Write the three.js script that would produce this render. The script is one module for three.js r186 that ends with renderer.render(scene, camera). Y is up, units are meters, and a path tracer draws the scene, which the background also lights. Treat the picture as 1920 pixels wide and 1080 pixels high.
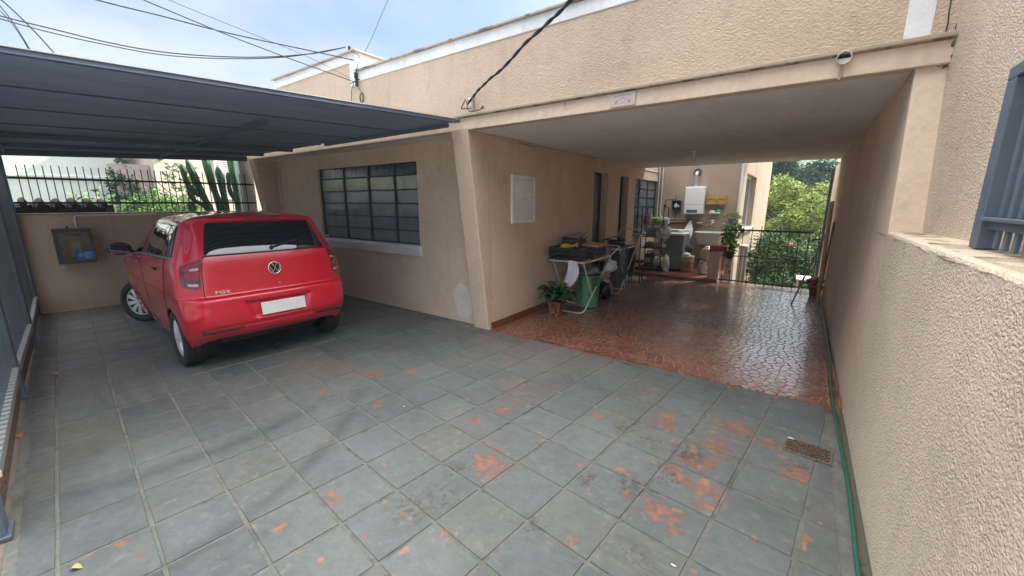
import * as THREE from 'three';
import { RoundedBoxGeometry } from 'three/addons/geometries/RoundedBoxGeometry.js';
import { mergeGeometries, mergeVertices, toCreasedNormals } from 'three/addons/utils/BufferGeometryUtils.js';
import { FontLoader } from 'three/addons/loaders/FontLoader.js';
import { TextGeometry } from 'three/addons/geometries/TextGeometry.js';

const V = (x, y, z) => new THREE.Vector3(x, y, z);
const R = (d) => (d * Math.PI) / 180;
function rng(seed) { let a = seed >>> 0; return () => { a = (a + 0x6d2b79f5) | 0; let t = Math.imul(a ^ (a >>> 15), 1 | a); t = (t + Math.imul(t ^ (t >>> 7), 61 | t)) ^ t; return ((t ^ (t >>> 14)) >>> 0) / 4294967296; }; }
const clamp = (v, a = 0, b = 1) => Math.min(b, Math.max(a, v));
const lerp = (a, b, t) => a + (b - a) * t;
const sstep = (a, b, v) => { const t = clamp((v - a) / (b - a)); return t * t * (3 - 2 * t); };

// ---------- camera, sky, sun, exposure ----------
const scene = new THREE.Scene();
const camera = new THREE.PerspectiveCamera(71.6, 16 / 9, 0.05, 3000);
camera.position.set(0, 1.6, 0);
camera.rotation.set(R(-12.04), R(35.58), 0, 'YXZ');
scene.add(camera);

// periodic value noise
const PERM = (() => { const r = rng(77), a = new Float32Array(65536); for (let i = 0; i < a.length; i++) a[i] = r(); return a; })();
function vn(x, y, px, py, seed = 0) {
  const xi = Math.floor(x), yi = Math.floor(y), fx = x - xi, fy = y - yi;
  const u = fx * fx * (3 - 2 * fx), v = fy * fy * (3 - 2 * fy);
  const h = (i, j) => { i = ((i % px) + px) % px; j = ((j % py) + py) % py; return PERM[(Math.imul(i, 374761) + Math.imul(j, 668265) + Math.imul(seed, 7919) + ((i * j) << 3)) & 65535]; };
  return lerp(lerp(h(xi, yi), h(xi + 1, yi), u), lerp(h(xi, yi + 1), h(xi + 1, yi + 1), u), v);
}
function fbm(x, y, px, py, oct, seed = 0) { let s = 0, a = 0.5, n = 0; for (let o = 0; o < oct; o++) { s += a * vn(x, y, px, py, seed + o * 13); n += a; a *= 0.5; x *= 2; y *= 2; px *= 2; py *= 2; } return s / n; }
const l2s = (c) => (c <= 0.0031308 ? 12.92 * c : 1.055 * Math.pow(c, 1 / 2.4) - 0.055);
function makeTex(w, h, fn, { srgb = false, rep = [1, 1], wrap = true } = {}) {
  const d = new Uint8Array(w * h * 4);
  for (let j = 0; j < h; j++) for (let i = 0; i < w; i++) {
    const c = fn((i + 0.5) / w, (j + 0.5) / h), k = (j * w + i) * 4;
    for (let q = 0; q < 3; q++) { const v = Array.isArray(c) ? c[q] : c; d[k + q] = Math.round(255 * clamp(srgb ? l2s(v) : v)); }
    d[k + 3] = 255;
  }
  const t = new THREE.DataTexture(d, w, h, THREE.RGBAFormat);
  t.magFilter = THREE.LinearFilter; t.minFilter = THREE.LinearMipmapLinearFilter; t.generateMipmaps = true;
  if (wrap) t.wrapS = t.wrapT = THREE.RepeatWrapping;
  if (srgb) t.colorSpace = THREE.SRGBColorSpace;
  t.repeat.set(...rep); t.needsUpdate = true; return t;
}
const again = (t, rx, ry = rx) => { const c = t.clone(); c.repeat.set(rx, ry); c.needsUpdate = true; return c; };

const SUN = V(0.29, 0.5, -0.65).normalize();
{
  // sky: pale blue with thin, bright, broken cloud, brighter towards the veiled sun
  const w = 1024, h = 512, d = new Float32Array(w * h * 4);
  for (let j = 0; j < h; j++) for (let i = 0; i < w; i++) {
    const phi = ((i + 0.5) / w - 0.5) * 2 * Math.PI, th = ((j + 0.5) / h - 0.5) * Math.PI;
    const dir = V(Math.cos(th) * Math.cos(phi), Math.sin(th), Math.cos(th) * Math.sin(phi));
    const e = Math.max(dir.y, 0), k = (j * w + i) * 4;
    const px = dir.x / (e + 0.22) * 2.1, py = dir.z / (e + 0.22) * 2.1;
    const n = fbm(px + 40.3, py + 11.7, 512, 512, 6, 3), m = fbm(px * 0.45 + 9.1, py * 0.45 + 5.2, 512, 512, 4, 9);
    const s = Math.max(0, dir.dot(SUN));
    let cl = sstep(0.45, 0.74, n * 0.62 + m * 0.38 + 0.07 * s);
    cl = clamp(cl * 0.88 + 0.06);
    // thin overcast: overhead, out of view, raised far above the horizon to light the yard; blue shows through the gaps
    const az = Math.pow(1 - e, 3), lift = 0.168 + 1.7 * sstep(0.4, 0.95, e);
    const blue = [lerp(0.034, 0.095, az), lerp(0.088, 0.15, az), lerp(0.19, 0.21, az)];
    const cloud = [lerp(0.86, 0.99, e), lerp(0.93, 0.98, e), lerp(1.02, 0.96, e)].map((c) => c * (0.84 + 0.3 * n) * lift);
    const glow = 0.34 * Math.pow(s, 4) + 0.6 * Math.pow(s, 16);
    const cover = lerp(cl, 1, sstep(0.4, 0.75, e) * 0.85);
    for (let q = 0; q < 3; q++) {
      let c = lerp(blue[q], cloud[q], cover) + glow * [1.0, 0.97, 0.9][q];
      if (dir.y < 0) c = lerp(c, [0.14, 0.135, 0.12][q], sstep(0, -0.08, dir.y));
      d[k + q] = c;
    }
    d[k + 3] = 1;
  }
  const t = new THREE.DataTexture(d, w, h, THREE.RGBAFormat, THREE.FloatType);
  t.mapping = THREE.EquirectangularReflectionMapping; t.magFilter = THREE.LinearFilter; t.wrapS = THREE.RepeatWrapping; t.needsUpdate = true;
  scene.background = t; scene.environment = t;
}
const sun = new THREE.DirectionalLight(new THREE.Color().setRGB(1, 0.93, 0.82), 2.0);
sun.position.copy(SUN).multiplyScalar(60); sun.target.position.set(-3, 0, -5); sun.position.add(sun.target.position);
sun.castShadow = true; sun.shadow.radius = 4; sun.shadow.mapSize.set(4096, 4096);
Object.assign(sun.shadow.camera, { left: -30, right: 30, top: 30, bottom: -30, near: 1, far: 160 });
scene.add(sun, sun.target);
scene.fog = new THREE.FogExp2(new THREE.Color().setRGB(0.75, 0.84, 0.95), 0.0016);

const renderer = new THREE.WebGLRenderer({ antialias: true });
renderer.toneMapping = THREE.LinearToneMapping;
renderer.toneMappingExposure = 4.4;
renderer.shadowMap.enabled = true;
renderer.shadowMap.type = THREE.PCFSoftShadowMap;

// ---------- naming and parenting ----------
const used = new Map();
function numbered(n) { const k = used.get(n) || 0; used.set(n, k + 1); return k ? `${n}_${String(k).padStart(3, '0')}` : n; }
function finish(o) { o.castShadow = true; o.receiveShadow = true; return o; }
// a thing: a Group at its base; with world=true its parts are given in world coordinates
function thing(name, label, category, pos = [0, 0, 0], { turn = 0, group, world = false, kind } = {}) {
  const o = new THREE.Group(); o.name = numbered(name); o.position.set(...pos); o.rotation.y = turn; scene.add(o);
  o.userData = { label, category }; if (group) o.userData.group = group; if (kind) o.userData.kind = kind;
  o.off = world ? V(...pos) : null; return o;
}
function part(name, geo, m, parent, label) {
  let g = Array.isArray(geo) ? merge(geo) : geo;
  const off = parent.off; if (off) g.translate(-off.x, -off.y, -off.z);
  const o = finish(new THREE.Mesh(g, m)); o.name = name; o.off = off; parent.add(o); if (label) o.userData.label = label; return o;
}
function solo(name, geo, m, label, category, { pos, group } = {}) {   // a thing of one mesh; its origin is put at its base
  let g = Array.isArray(geo) ? merge(geo) : geo;
  g.computeBoundingBox(); const b = g.boundingBox, c = pos ? V(...pos) : V((b.min.x + b.max.x) / 2, b.min.y, (b.min.z + b.max.z) / 2);
  g.translate(-c.x, -c.y, -c.z);
  const o = finish(new THREE.Mesh(g, m)); o.name = numbered(name); o.position.copy(c); scene.add(o);
  o.userData = { label, category }; if (group) o.userData.group = group; return o;
}
function struct(name, geo, m) { const o = finish(new THREE.Mesh(Array.isArray(geo) ? merge(geo) : geo, m)); o.name = numbered(name); o.userData = { kind: 'structure' }; scene.add(o); return o; }

// ---------- geometry helpers ----------
function clean(g) { if (g.index) g = g.toNonIndexed(); for (const k of Object.keys(g.attributes)) if (!['position', 'normal', 'uv'].includes(k)) g.deleteAttribute(k); g.morphAttributes = {}; if (!g.attributes.normal) g.computeVertexNormals(); if (!g.attributes.uv) g.setAttribute('uv', new THREE.BufferAttribute(new Float32Array(g.attributes.position.count * 2), 2)); return g; }
function merge(list) { return list.length === 1 ? clean(list[0]) : mergeGeometries(list.map(clean), false); }
function wuv(g) {   // uv in metres, by the dominant axis of each face
  g = clean(g); const p = g.attributes.position, u = g.attributes.uv, a = V(), b = V(), c = V();
  for (let i = 0; i < p.count; i += 3) {
    a.fromBufferAttribute(p, i); b.fromBufferAttribute(p, i + 1); c.fromBufferAttribute(p, i + 2);
    const n = b.clone().sub(a).cross(c.clone().sub(a)), ax = Math.abs(n.x), ay = Math.abs(n.y), az = Math.abs(n.z);
    for (let k = 0; k < 3; k++) { const x = p.getX(i + k), y = p.getY(i + k), z = p.getZ(i + k); if (ax >= ay && ax >= az) u.setXY(i + k, z, y); else if (ay >= az) u.setXY(i + k, x, z); else u.setXY(i + k, x, y); }
  }
  return g;
}
const bx = (x0, x1, y0, y1, z0, z1, r = 0) => { const g = r ? new RoundedBoxGeometry(Math.abs(x1 - x0), Math.abs(y1 - y0), Math.abs(z1 - z0), 2, r) : new THREE.BoxGeometry(Math.abs(x1 - x0), Math.abs(y1 - y0), Math.abs(z1 - z0)); g.translate((x0 + x1) / 2, (y0 + y1) / 2, (z0 + z1) / 2); return wuv(g); };
const cyl = (r0, r1, h, n = 20, open = false) => { const g = new THREE.CylinderGeometry(r1, r0, h, n, 1, open); g.translate(0, h / 2, 0); return g; };   // bottom radius, top radius
const lathe = (pts, n = 28) => new THREE.LatheGeometry(pts.map((p) => new THREE.Vector2(...p)), n);
const tube = (pts, r, n = 8, seg, closed = false) => new THREE.TubeGeometry(new THREE.CatmullRomCurve3(pts.map((p) => V(...p)), closed, 'centripetal'), seg || pts.length * 6, r, n, closed);
function rod(a, b, r, n = 8) { const A = V(...a), B = V(...b), d = B.clone().sub(A), g = new THREE.CylinderGeometry(r, r, d.length(), n); g.applyQuaternion(new THREE.Quaternion().setFromUnitVectors(V(0, 1, 0), d.clone().normalize())); g.translate(...A.add(B).multiplyScalar(0.5).toArray()); return g; }
function bar(a, b, w, h) {   // a rectangular bar between two points
  const A = V(...a), B = V(...b), d = B.clone().sub(A), g = new THREE.BoxGeometry(w, h, d.length()), m = new THREE.Matrix4().lookAt(A, B, V(0, 1, 0.0001)); g.applyMatrix4(m); g.translate(...A.add(B).multiplyScalar(0.5).toArray()); return wuv(g);
}
const polyPath = (pts) => { let L = []; for (let i = 0; i + 1 < pts.length; i++) L.push(rodFill(pts[i], pts[i + 1])); return L; };
function rodFill(a, b, r) { return rod(a, b, r); }
function bent(pts, r, n = 8, rad = 0.05) {   // tube along a polyline with rounded corners
  const cp = new THREE.CurvePath(); const P = pts.map((p) => V(...p)); let prev = P[0];
  for (let i = 1; i < P.length - 1; i++) {
    const d0 = P[i].clone().sub(prev), d1 = P[i + 1].clone().sub(P[i]), k = Math.min(rad, d0.length() * 0.49, d1.length() * 0.49);
    const a = P[i].clone().addScaledVector(d0.normalize(), -k), b = P[i].clone().addScaledVector(d1.normalize(), k);
    cp.add(new THREE.LineCurve3(prev, a)); cp.add(new THREE.QuadraticBezierCurve3(a, P[i], b)); prev = b;
  }
  cp.add(new THREE.LineCurve3(prev, P[P.length - 1]));
  const pt = []; for (const c of cp.curves) { const m = c.isLineCurve3 ? 1 : 5; for (let j = 0; j < m; j++) pt.push(c.getPoint(j / m)); } pt.push(P[P.length - 1]);
  const L = []; // frames by parallel transport
  const pos = [], nor = [], uv = [], idx = []; let N = null;
  for (let i = 0; i < pt.length; i++) {
    const T = pt[Math.min(i + 1, pt.length - 1)].clone().sub(pt[Math.max(i - 1, 0)]).normalize();
    if (!N) N = Math.abs(T.y) > 0.9 ? V(1, 0, 0) : V(0, 1, 0); N = N.clone().addScaledVector(T, -N.dot(T)).normalize(); const Bn = T.clone().cross(N);
    for (let k = 0; k <= n; k++) { const a = (k / n) * 2 * Math.PI, v = N.clone().multiplyScalar(Math.cos(a)).addScaledVector(Bn, Math.sin(a)); pos.push(pt[i].x + v.x * r, pt[i].y + v.y * r, pt[i].z + v.z * r); nor.push(v.x, v.y, v.z); uv.push(k / n, i / pt.length); }
  }
  for (let i = 0; i + 1 < pt.length; i++) for (let k = 0; k < n; k++) { const a = i * (n + 1) + k, b = a + n + 1; idx.push(a, a + 1, b, b, a + 1, b + 1); }
  const g = new THREE.BufferGeometry(); g.setAttribute('position', new THREE.Float32BufferAttribute(pos, 3)); g.setAttribute('normal', new THREE.Float32BufferAttribute(nor, 3)); g.setAttribute('uv', new THREE.Float32BufferAttribute(uv, 2)); g.setIndex(idx); return g;
}
function extr(pts, depth, bevel = 0, holes = []) {   // polygon in xy pushed along +z
  const s = new THREE.Shape(pts.map((p) => new THREE.Vector2(...p))); for (const h of holes) s.holes.push(new THREE.Path(h.map((p) => new THREE.Vector2(...p))));
  return new THREE.ExtrudeGeometry(s, { depth, bevelEnabled: bevel > 0, bevelSize: bevel, bevelThickness: bevel, bevelSegments: 2, curveSegments: 10 });
}
// prism whose side profile is given as [z, y] points, between x0 and x1
function prismX(pts, x0, x1, bevel = 0) { const g = extr(pts, Math.abs(x1 - x0) - 2 * bevel, bevel); const m = new THREE.Matrix4().makeBasis(V(0, 0, 1), V(0, 1, 0), V(-1, 0, 0)); g.applyMatrix4(m); g.translate(Math.max(x0, x1) - bevel, 0, 0); return wuv(g); }
function mat(o) { if (Array.isArray(o.color)) o.color = new THREE.Color().setRGB(...o.color); const C = ['clearcoat', 'transmission', 'sheen', 'ior', 'specularIntensity'].some((k) => k in o) ? THREE.MeshPhysicalMaterial : THREE.MeshStandardMaterial; return new C(o); }
function blob(r, seed, amp = 0.25, det = 3, sq = [1, 1, 1]) {   // an irregular lump
  let g = mergeVertices(clean(new THREE.IcosahedronGeometry(1, det)).deleteAttribute('uv').deleteAttribute('normal'), 1e-4); const p = g.attributes.position, v = V();
  for (let i = 0; i < p.count; i++) { v.fromBufferAttribute(p, i); const k = 1 + amp * 2 * (fbm(v.x * 1.8 + 7 + seed, v.y * 1.8 + v.z * 1.3 + 3 * seed + 20, 999, 999, 3, seed) - 0.5); v.multiplyScalar(r * k); p.setXYZ(i, v.x * sq[0], v.y * sq[1], v.z * sq[2]); }
  g.computeVertexNormals(); return clean(g);
}
function moved(g, x, y, z, ry = 0, rx = 0, rz = 0) { if (rz) g.rotateZ(rz); if (rx) g.rotateX(rx); if (ry) g.rotateY(ry); g.translate(x, y, z); return g; }
function sheet(fn, nu, nv) {   // open surface from fn(u,v) -> [x,y,z]
  const pos = [], uv = [], idx = []; for (let j = 0; j <= nv; j++) for (let i = 0; i <= nu; i++) { const q = fn(i / nu, j / nv); pos.push(...q); uv.push(i / nu, j / nv); }
  for (let j = 0; j < nv; j++) for (let i = 0; i < nu; i++) { const a = j * (nu + 1) + i, b = a + nu + 1; idx.push(a, a + 1, b, b, a + 1, b + 1); }
  const g = new THREE.BufferGeometry(); g.setAttribute('position', new THREE.Float32BufferAttribute(pos, 3)); g.setAttribute('uv', new THREE.Float32BufferAttribute(uv, 2)); g.setIndex(idx); g.computeVertexNormals(); return g;
}
// ---------- textures and materials ----------
const P2 = 2 * Math.PI;
// crumbly spray plaster: worm-like grains about 1 cm across, 1.2 m per repeat
const roughBump = makeTex(1024, 1024, (u, v) => {
  const wx = fbm(u * 60, v * 60, 60, 60, 2, 5) * 1.6, wy = fbm(u * 60, v * 60, 60, 60, 2, 6) * 1.6;
  const a = vn(u * 96 + wx, v * 96 + wy, 96, 96, 1), r = 1 - Math.abs(2 * a - 1), b = vn(u * 190, v * 190, 190, 190, 2);
  return clamp(0.62 * Math.pow(r, 1.3) + 0.22 * b + 0.25 * fbm(u * 14, v * 14, 14, 14, 3, 8) - 0.05);
});
// spray plaster in grains of 6-10 mm with pits between them, 1 m per repeat
const grainBump = makeTex(1024, 1024, (u, v) => {
  const w = 1.2 * (fbm(u * 40, v * 40, 40, 40, 2, 15) - 0.5), a = vn(u * 110 + w * 2, v * 110 - w, 110, 110, 11), b = vn(u * 150 + 3 * w, v * 150 + 2 * w, 150, 150, 12), c = vn(u * 256, v * 256, 256, 256, 13), r = 1 - Math.abs(2 * vn(u * 80 + w, v * 80 + w, 80, 80, 14) - 1);
  const amp = 0.55 + 0.8 * fbm(u * 6, v * 6, 6, 6, 3, 17);
  return clamp(0.45 + amp * (-0.45 + 0.30 * sstep(0.25, 0.75, a) + 0.26 * sstep(0.3, 0.7, b) + 0.14 * c + 0.22 * r + 0.16 * fbm(u * 9, v * 9, 9, 9, 3, 8)));
});
const fineBump = makeTex(1024, 1024, (u, v) => { const a = vn(u * 150 + vn(u * 40, v * 40, 40, 40, 4) * 3, v * 150, 150, 150, 1); return clamp(0.5 * (1 - Math.abs(2 * a - 1)) + 0.3 * vn(u * 300, v * 300, 300, 300, 2) + 0.2 * fbm(u * 10, v * 10, 10, 10, 3, 8)); });
const softBump = makeTex(512, 512, (u, v) => fbm(u * 12, v * 12, 12, 12, 5, 21));
// weathering of painted plaster: broad tone, faint dirt runs, small scuffs; multiplied on the paint colour
const wallTone = makeTex(1024, 1024, (u, v) => {
  const big = fbm(u * 4, v * 4, 4, 4, 5, 31), run = fbm(u * 26, v * 3, 26, 3, 4, 33), fine = fbm(u * 90, v * 90, 90, 90, 2, 35);
  let k = 0.86 + 0.16 * (big - 0.5) * 2 - 0.05 * sstep(0.58, 0.8, run) + 0.1 * (fine - 0.5);
  const sc = sstep(0.74, 0.82, fbm(u * 30, v * 16, 30, 16, 4, 37)); k -= 0.07 * sc;
  return [k, k * (0.985 + 0.02 * big), k * (0.965 + 0.04 * big)];
}, { srgb: true });
const paint = (c, tone = 0.3, bump = fineBump, rep = 0.8, bs = 0.004, rough = 0.92) => mat({ color: c, map: again(wallTone, tone), bumpMap: again(bump, rep), bumpScale: bs, roughness: rough });
const M = {};
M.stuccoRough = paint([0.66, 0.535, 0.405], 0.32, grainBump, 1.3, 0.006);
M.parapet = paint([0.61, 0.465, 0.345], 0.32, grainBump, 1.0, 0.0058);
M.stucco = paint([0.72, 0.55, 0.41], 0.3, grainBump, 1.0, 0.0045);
M.stuccoFine = paint([0.76, 0.585, 0.435], 0.3, fineBump, 0.8, 0.004);  // same house paint as the parapet, lightened to lift these shaded walls
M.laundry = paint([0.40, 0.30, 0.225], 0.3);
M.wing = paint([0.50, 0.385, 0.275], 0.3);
M.smooth = paint([0.74, 0.57, 0.43], 0.4, softBump, 1.5, 0.006, 0.85);  // lighter copy too: brightness missing in the shade is put into the colour
M.ceiling = paint([0.86, 0.835, 0.815], 0.22, softBump, 1.2, 0.003, 0.9);
M.whitePaint = paint([0.88, 0.88, 0.88], 0.5, softBump, 2, 0.003, 0.8);
M.patch = paint([0.80, 0.69, 0.60], 0.7, fineBump, 1, 0.003);
// mould and dirt on ledges
const mouldTone = makeTex(512, 512, (u, v) => { const a = fbm(u * 9, v * 9, 9, 9, 5, 41), s = sstep(0.5, 0.72, a); const k = 1 - 0.62 * s; return [k, k * 0.97, k * 0.93]; }, { srgb: true });
M.ledge = mat({ color: [0.42, 0.345, 0.26], map: again(mouldTone, 0.9), bumpMap: again(roughBump, 1.5), bumpScale: 0.006, roughness: 0.95 });
M.mould = mat({ color: [0.40, 0.33, 0.25], map: again(mouldTone, 2.2), bumpMap: again(softBump, 6), bumpScale: 0.004, roughness: 0.95 });
M.stain = mat({ color: [0.16, 0.12, 0.09], roughness: 1 });
M.crack = mat({ color: [0.07, 0.055, 0.045], roughness: 1 });
// blue-grey painted steel
const steelTone = makeTex(512, 512, (u, v) => { const a = fbm(u * 6, v * 6, 6, 6, 5, 51), b = fbm(u * 40, v * 40, 40, 40, 3, 53); const k = 0.82 + 0.3 * (a - 0.5) + 0.12 * (b - 0.5); return [k, k, k]; }, { srgb: true });
const steel = (c, r = 0.55) => mat({ color: c, map: again(steelTone, 0.8), roughness: r, metalness: 0.15, bumpMap: again(softBump, 4), bumpScale: 0.0012 });
M.gateBlue = steel([0.135, 0.175, 0.225]);
M.gateDark = steel([0.12, 0.16, 0.21]);
M.canopy = steel([0.28, 0.375, 0.54], 0.55);
M.canopyDark = steel([0.12, 0.155, 0.22], 0.55);
M.canopyTop = steel([0.55, 0.56, 0.56], 0.5);
M.iron = mat({ color: [0.028, 0.03, 0.034], roughness: 0.55, metalness: 0.2 });
M.winFrame = steel([0.04, 0.05, 0.062], 0.6);
M.galv = mat({ color: [0.5, 0.52, 0.52], roughness: 0.5, metalness: 0.6, map: again(steelTone, 1.5) });
M.rust = mat({ color: [0.13, 0.06, 0.032], roughness: 0.9, map: again(steelTone, 6) });
M.rustIron = mat({ color: [0.17, 0.115, 0.085], roughness: 0.8, metalness: 0.3, map: again(mouldTone, 6) });
M.black = mat({ color: [0.012, 0.012, 0.013], roughness: 0.6 });
M.cable = mat({ color: [0.015, 0.015, 0.017], roughness: 0.7 });
M.blackPlastic = mat({ color: [0.016, 0.017, 0.02], roughness: 0.42 });
M.white = mat({ color: [0.75, 0.75, 0.73], roughness: 0.5 });
M.whitePlastic = mat({ color: [0.72, 0.72, 0.69], roughness: 0.38 });
M.pvc = mat({ color: [0.66, 0.64, 0.58], roughness: 0.45, map: again(mouldTone, 1.1) });
M.tubeWhite = mat({ color: [0.68, 0.67, 0.63], roughness: 0.35, metalness: 0.1 });
M.chrome = mat({ color: [0.86, 0.86, 0.87], roughness: 0.12, metalness: 1 });
M.cloth = mat({ color: [0.72, 0.72, 0.74], roughness: 0.95, bumpMap: again(fineBump, 1), bumpScale: 0.0015, side: THREE.DoubleSide });
M.darkCloth = mat({ color: [0.05, 0.053, 0.062], roughness: 0.95, side: THREE.DoubleSide, bumpMap: again(fineBump, 2), bumpScale: 0.002, map: again(steelTone, 3) });
M.navy = mat({ color: [0.025, 0.035, 0.09], roughness: 0.9, side: THREE.DoubleSide });
M.terracotta = mat({ color: [0.30, 0.115, 0.065], roughness: 0.8, map: again(mouldTone, 1.3) });
M.soil = mat({ color: [0.04, 0.028, 0.02], roughness: 1, bumpMap: again(roughBump, 4), bumpScale: 0.006 });
const woodTex = makeTex(256, 1024, (u, v) => { const g = fbm(u * 22 + 1.5 * vn(u * 3, v * 4, 3, 4, 3), v * 3, 22, 3, 4, 61), r = 0.7 + 0.6 * (g - 0.5); return [r, r * 0.93, r * 0.85]; }, { srgb: true });
M.wood = mat({ color: [0.42, 0.25, 0.14], map: again(woodTex, 4, 1), roughness: 0.7 });
M.woodPale = mat({ color: [0.52, 0.33, 0.15], map: again(woodTex, 4, 1), roughness: 0.6 });
M.woodDark = mat({ color: [0.055, 0.028, 0.02], map: again(woodTex, 3, 1), roughness: 0.45 });
M.dark = mat({ color: [0.018, 0.019, 0.022], roughness: 0.6 });
M.leaf = mat({ color: [1, 1, 1], vertexColors: true, roughness: 0.65, side: THREE.DoubleSide });
M.leafShiny = mat({ color: [1, 1, 1], vertexColors: true, roughness: 0.38, side: THREE.DoubleSide });
M.bark = mat({ color: [0.10, 0.075, 0.055], roughness: 0.95, bumpMap: again(roughBump, 3), bumpScale: 0.01 });
M.plasticBag = mat({ color: [0.62, 0.64, 0.65], roughness: 0.35, side: THREE.DoubleSide });
M.greyPlastic = mat({ color: [0.17, 0.175, 0.185], roughness: 0.45, metalness: 0.1 });
M.stoneSill = mat({ color: [0.40, 0.36, 0.31], roughness: 0.8, map: again(mouldTone, 1) });
M.redFloorPaint = mat({ color: [0.20, 0.07, 0.04], roughness: 0.32, map: again(mouldTone, 0.7), bumpMap: again(softBump, 3), bumpScale: 0.002 });
const plain = (c, r = 0.5, x = {}) => mat({ color: c, roughness: r, ...x });
// many small bent leaves spread by a sampler
function foliage(n, where, size, colors, seed, { droop = 0.2, slim = 0.5 } = {}) {
  const r = rng(seed), pos = [], col = [], nor = [], a = V(), b = V(), c = V();
  for (let i = 0; i < n; i++) {
    const p = where(r, i), s = size * (0.6 + 0.8 * r()), th = r() * P2, ph = (r() - 0.35) * 1.6;
    a.set(Math.cos(th) * Math.cos(ph), Math.sin(ph) - droop, Math.sin(th) * Math.cos(ph)).normalize(); b.set(r() - 0.5, r() - 0.5, r() - 0.5).cross(a).normalize(); c.crossVectors(a, b);
    const k = colors[Math.floor(r() * colors.length)], g = 0.75 + 0.5 * r(), w = s * slim * 0.5;
    const q = [[0, 0, 0], [0.5, 1, 0.12], [1, 0, -0.08], [0.5, -1, 0.12]].map(([t, e, l]) => [p[0] + a.x * t * s + b.x * e * w + c.x * l * s, p[1] + a.y * t * s + b.y * e * w + c.y * l * s, p[2] + a.z * t * s + b.z * e * w + c.z * l * s]);
    for (const t of [0, 1, 2, 0, 2, 3]) { pos.push(...q[t]); col.push(k[0] * g, k[1] * g, k[2] * g); }
  }
  const g = new THREE.BufferGeometry(); g.setAttribute('position', new THREE.Float32BufferAttribute(pos, 3)); g.setAttribute('color', new THREE.Float32BufferAttribute(col, 3)); g.computeVertexNormals(); return g;
}
// clumps: leaves gather round a set of twig ends inside the crown, leaving gaps between
function clumps(r0, count, crown, spread) { const r = rng(r0), C = []; while (C.length < count) { const p = [r() * 2 - 1, r() * 2 - 1, r() * 2 - 1]; const d = Math.hypot(...p); if (d > 1 || d < 0.35) continue; C.push(crown(p)); } return (q) => { const k = C[Math.floor(q() * C.length)], s = spread * Math.pow(q(), 0.6); const t = q() * P2, u = q() * 2 - 1, w = Math.sqrt(1 - u * u); return [k[0] + Math.cos(t) * w * s, k[1] + u * s * 0.75, k[2] + Math.sin(t) * w * s]; }; }
function limbs(h, r, n, reach, seed, y0 = 0.35) { const q = rng(seed), L = []; const top = [0.1 * (q() - 0.5) * h, h, 0.1 * (q() - 0.5) * h]; const tr = new THREE.CylinderGeometry(r * 0.35, r, h, 10, 6); tr.translate(0, h / 2, 0); L.push(tr); for (let i = 0; i < n; i++) { const a = q() * P2, y = h * (y0 + (1 - y0) * q()), e = reach * (0.6 + 0.5 * q()); L.push(tube([[0, y, 0], [Math.cos(a) * e * 0.5, y + e * 0.3, Math.sin(a) * e * 0.5], [Math.cos(a) * e, y + e * 0.75, Math.sin(a) * e]], r * 0.28, 6, 10)); } return L; }
// ---------- ground ----------
function groundHeight(x, z) { const back = sstep(-9.35, -9.9, z); let y = lerp(-0.09, -2.05, back) - 0.035 * Math.max(0, -z - 20); y = Math.max(y, -7); if (x < -9.2) y = lerp(y, 0.4, sstep(-9.2, -9.6, x) * (1 - back)); return y; }
{
  const n = 220, warp = (c) => c * c * c * 1600 + c * 12, pos = [], uv = [], idx = [];
  for (let j = 0; j <= n; j++) for (let i = 0; i <= n; i++) { const x = warp((i / n) * 2 - 1) - 3, z = warp((j / n) * 2 - 1) - 9.6; pos.push(x, groundHeight(x, z), z); uv.push(x, z); }
  for (let j = 0; j < n; j++) for (let i = 0; i < n; i++) { const a = j * (n + 1) + i, b = a + n + 1; idx.push(a, b, a + 1, b, b + 1, a + 1); }
  const g = new THREE.BufferGeometry(); g.setAttribute('position', new THREE.Float32BufferAttribute(pos, 3)); g.setAttribute('uv', new THREE.Float32BufferAttribute(uv, 2)); g.setIndex(idx); g.computeVertexNormals();
  struct('ground', g, mat({ color: [0.10, 0.095, 0.07], map: again(mouldTone, 0.3), roughness: 1, bumpMap: again(roughBump, 1), bumpScale: 0.01 }));
}

struct('pavement', bx(-40, 40, -0.08, -0.02, 0.75, 3.4), mat({ color: [0.40, 0.385, 0.36], map: again(mouldTone, 0.4), roughness: 0.95 }));
struct('road', bx(-60, 60, -0.13, -0.085, 3.4, 11), mat({ color: [0.17, 0.165, 0.16], map: again(mouldTone, 0.3), roughness: 0.95 }));
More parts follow.
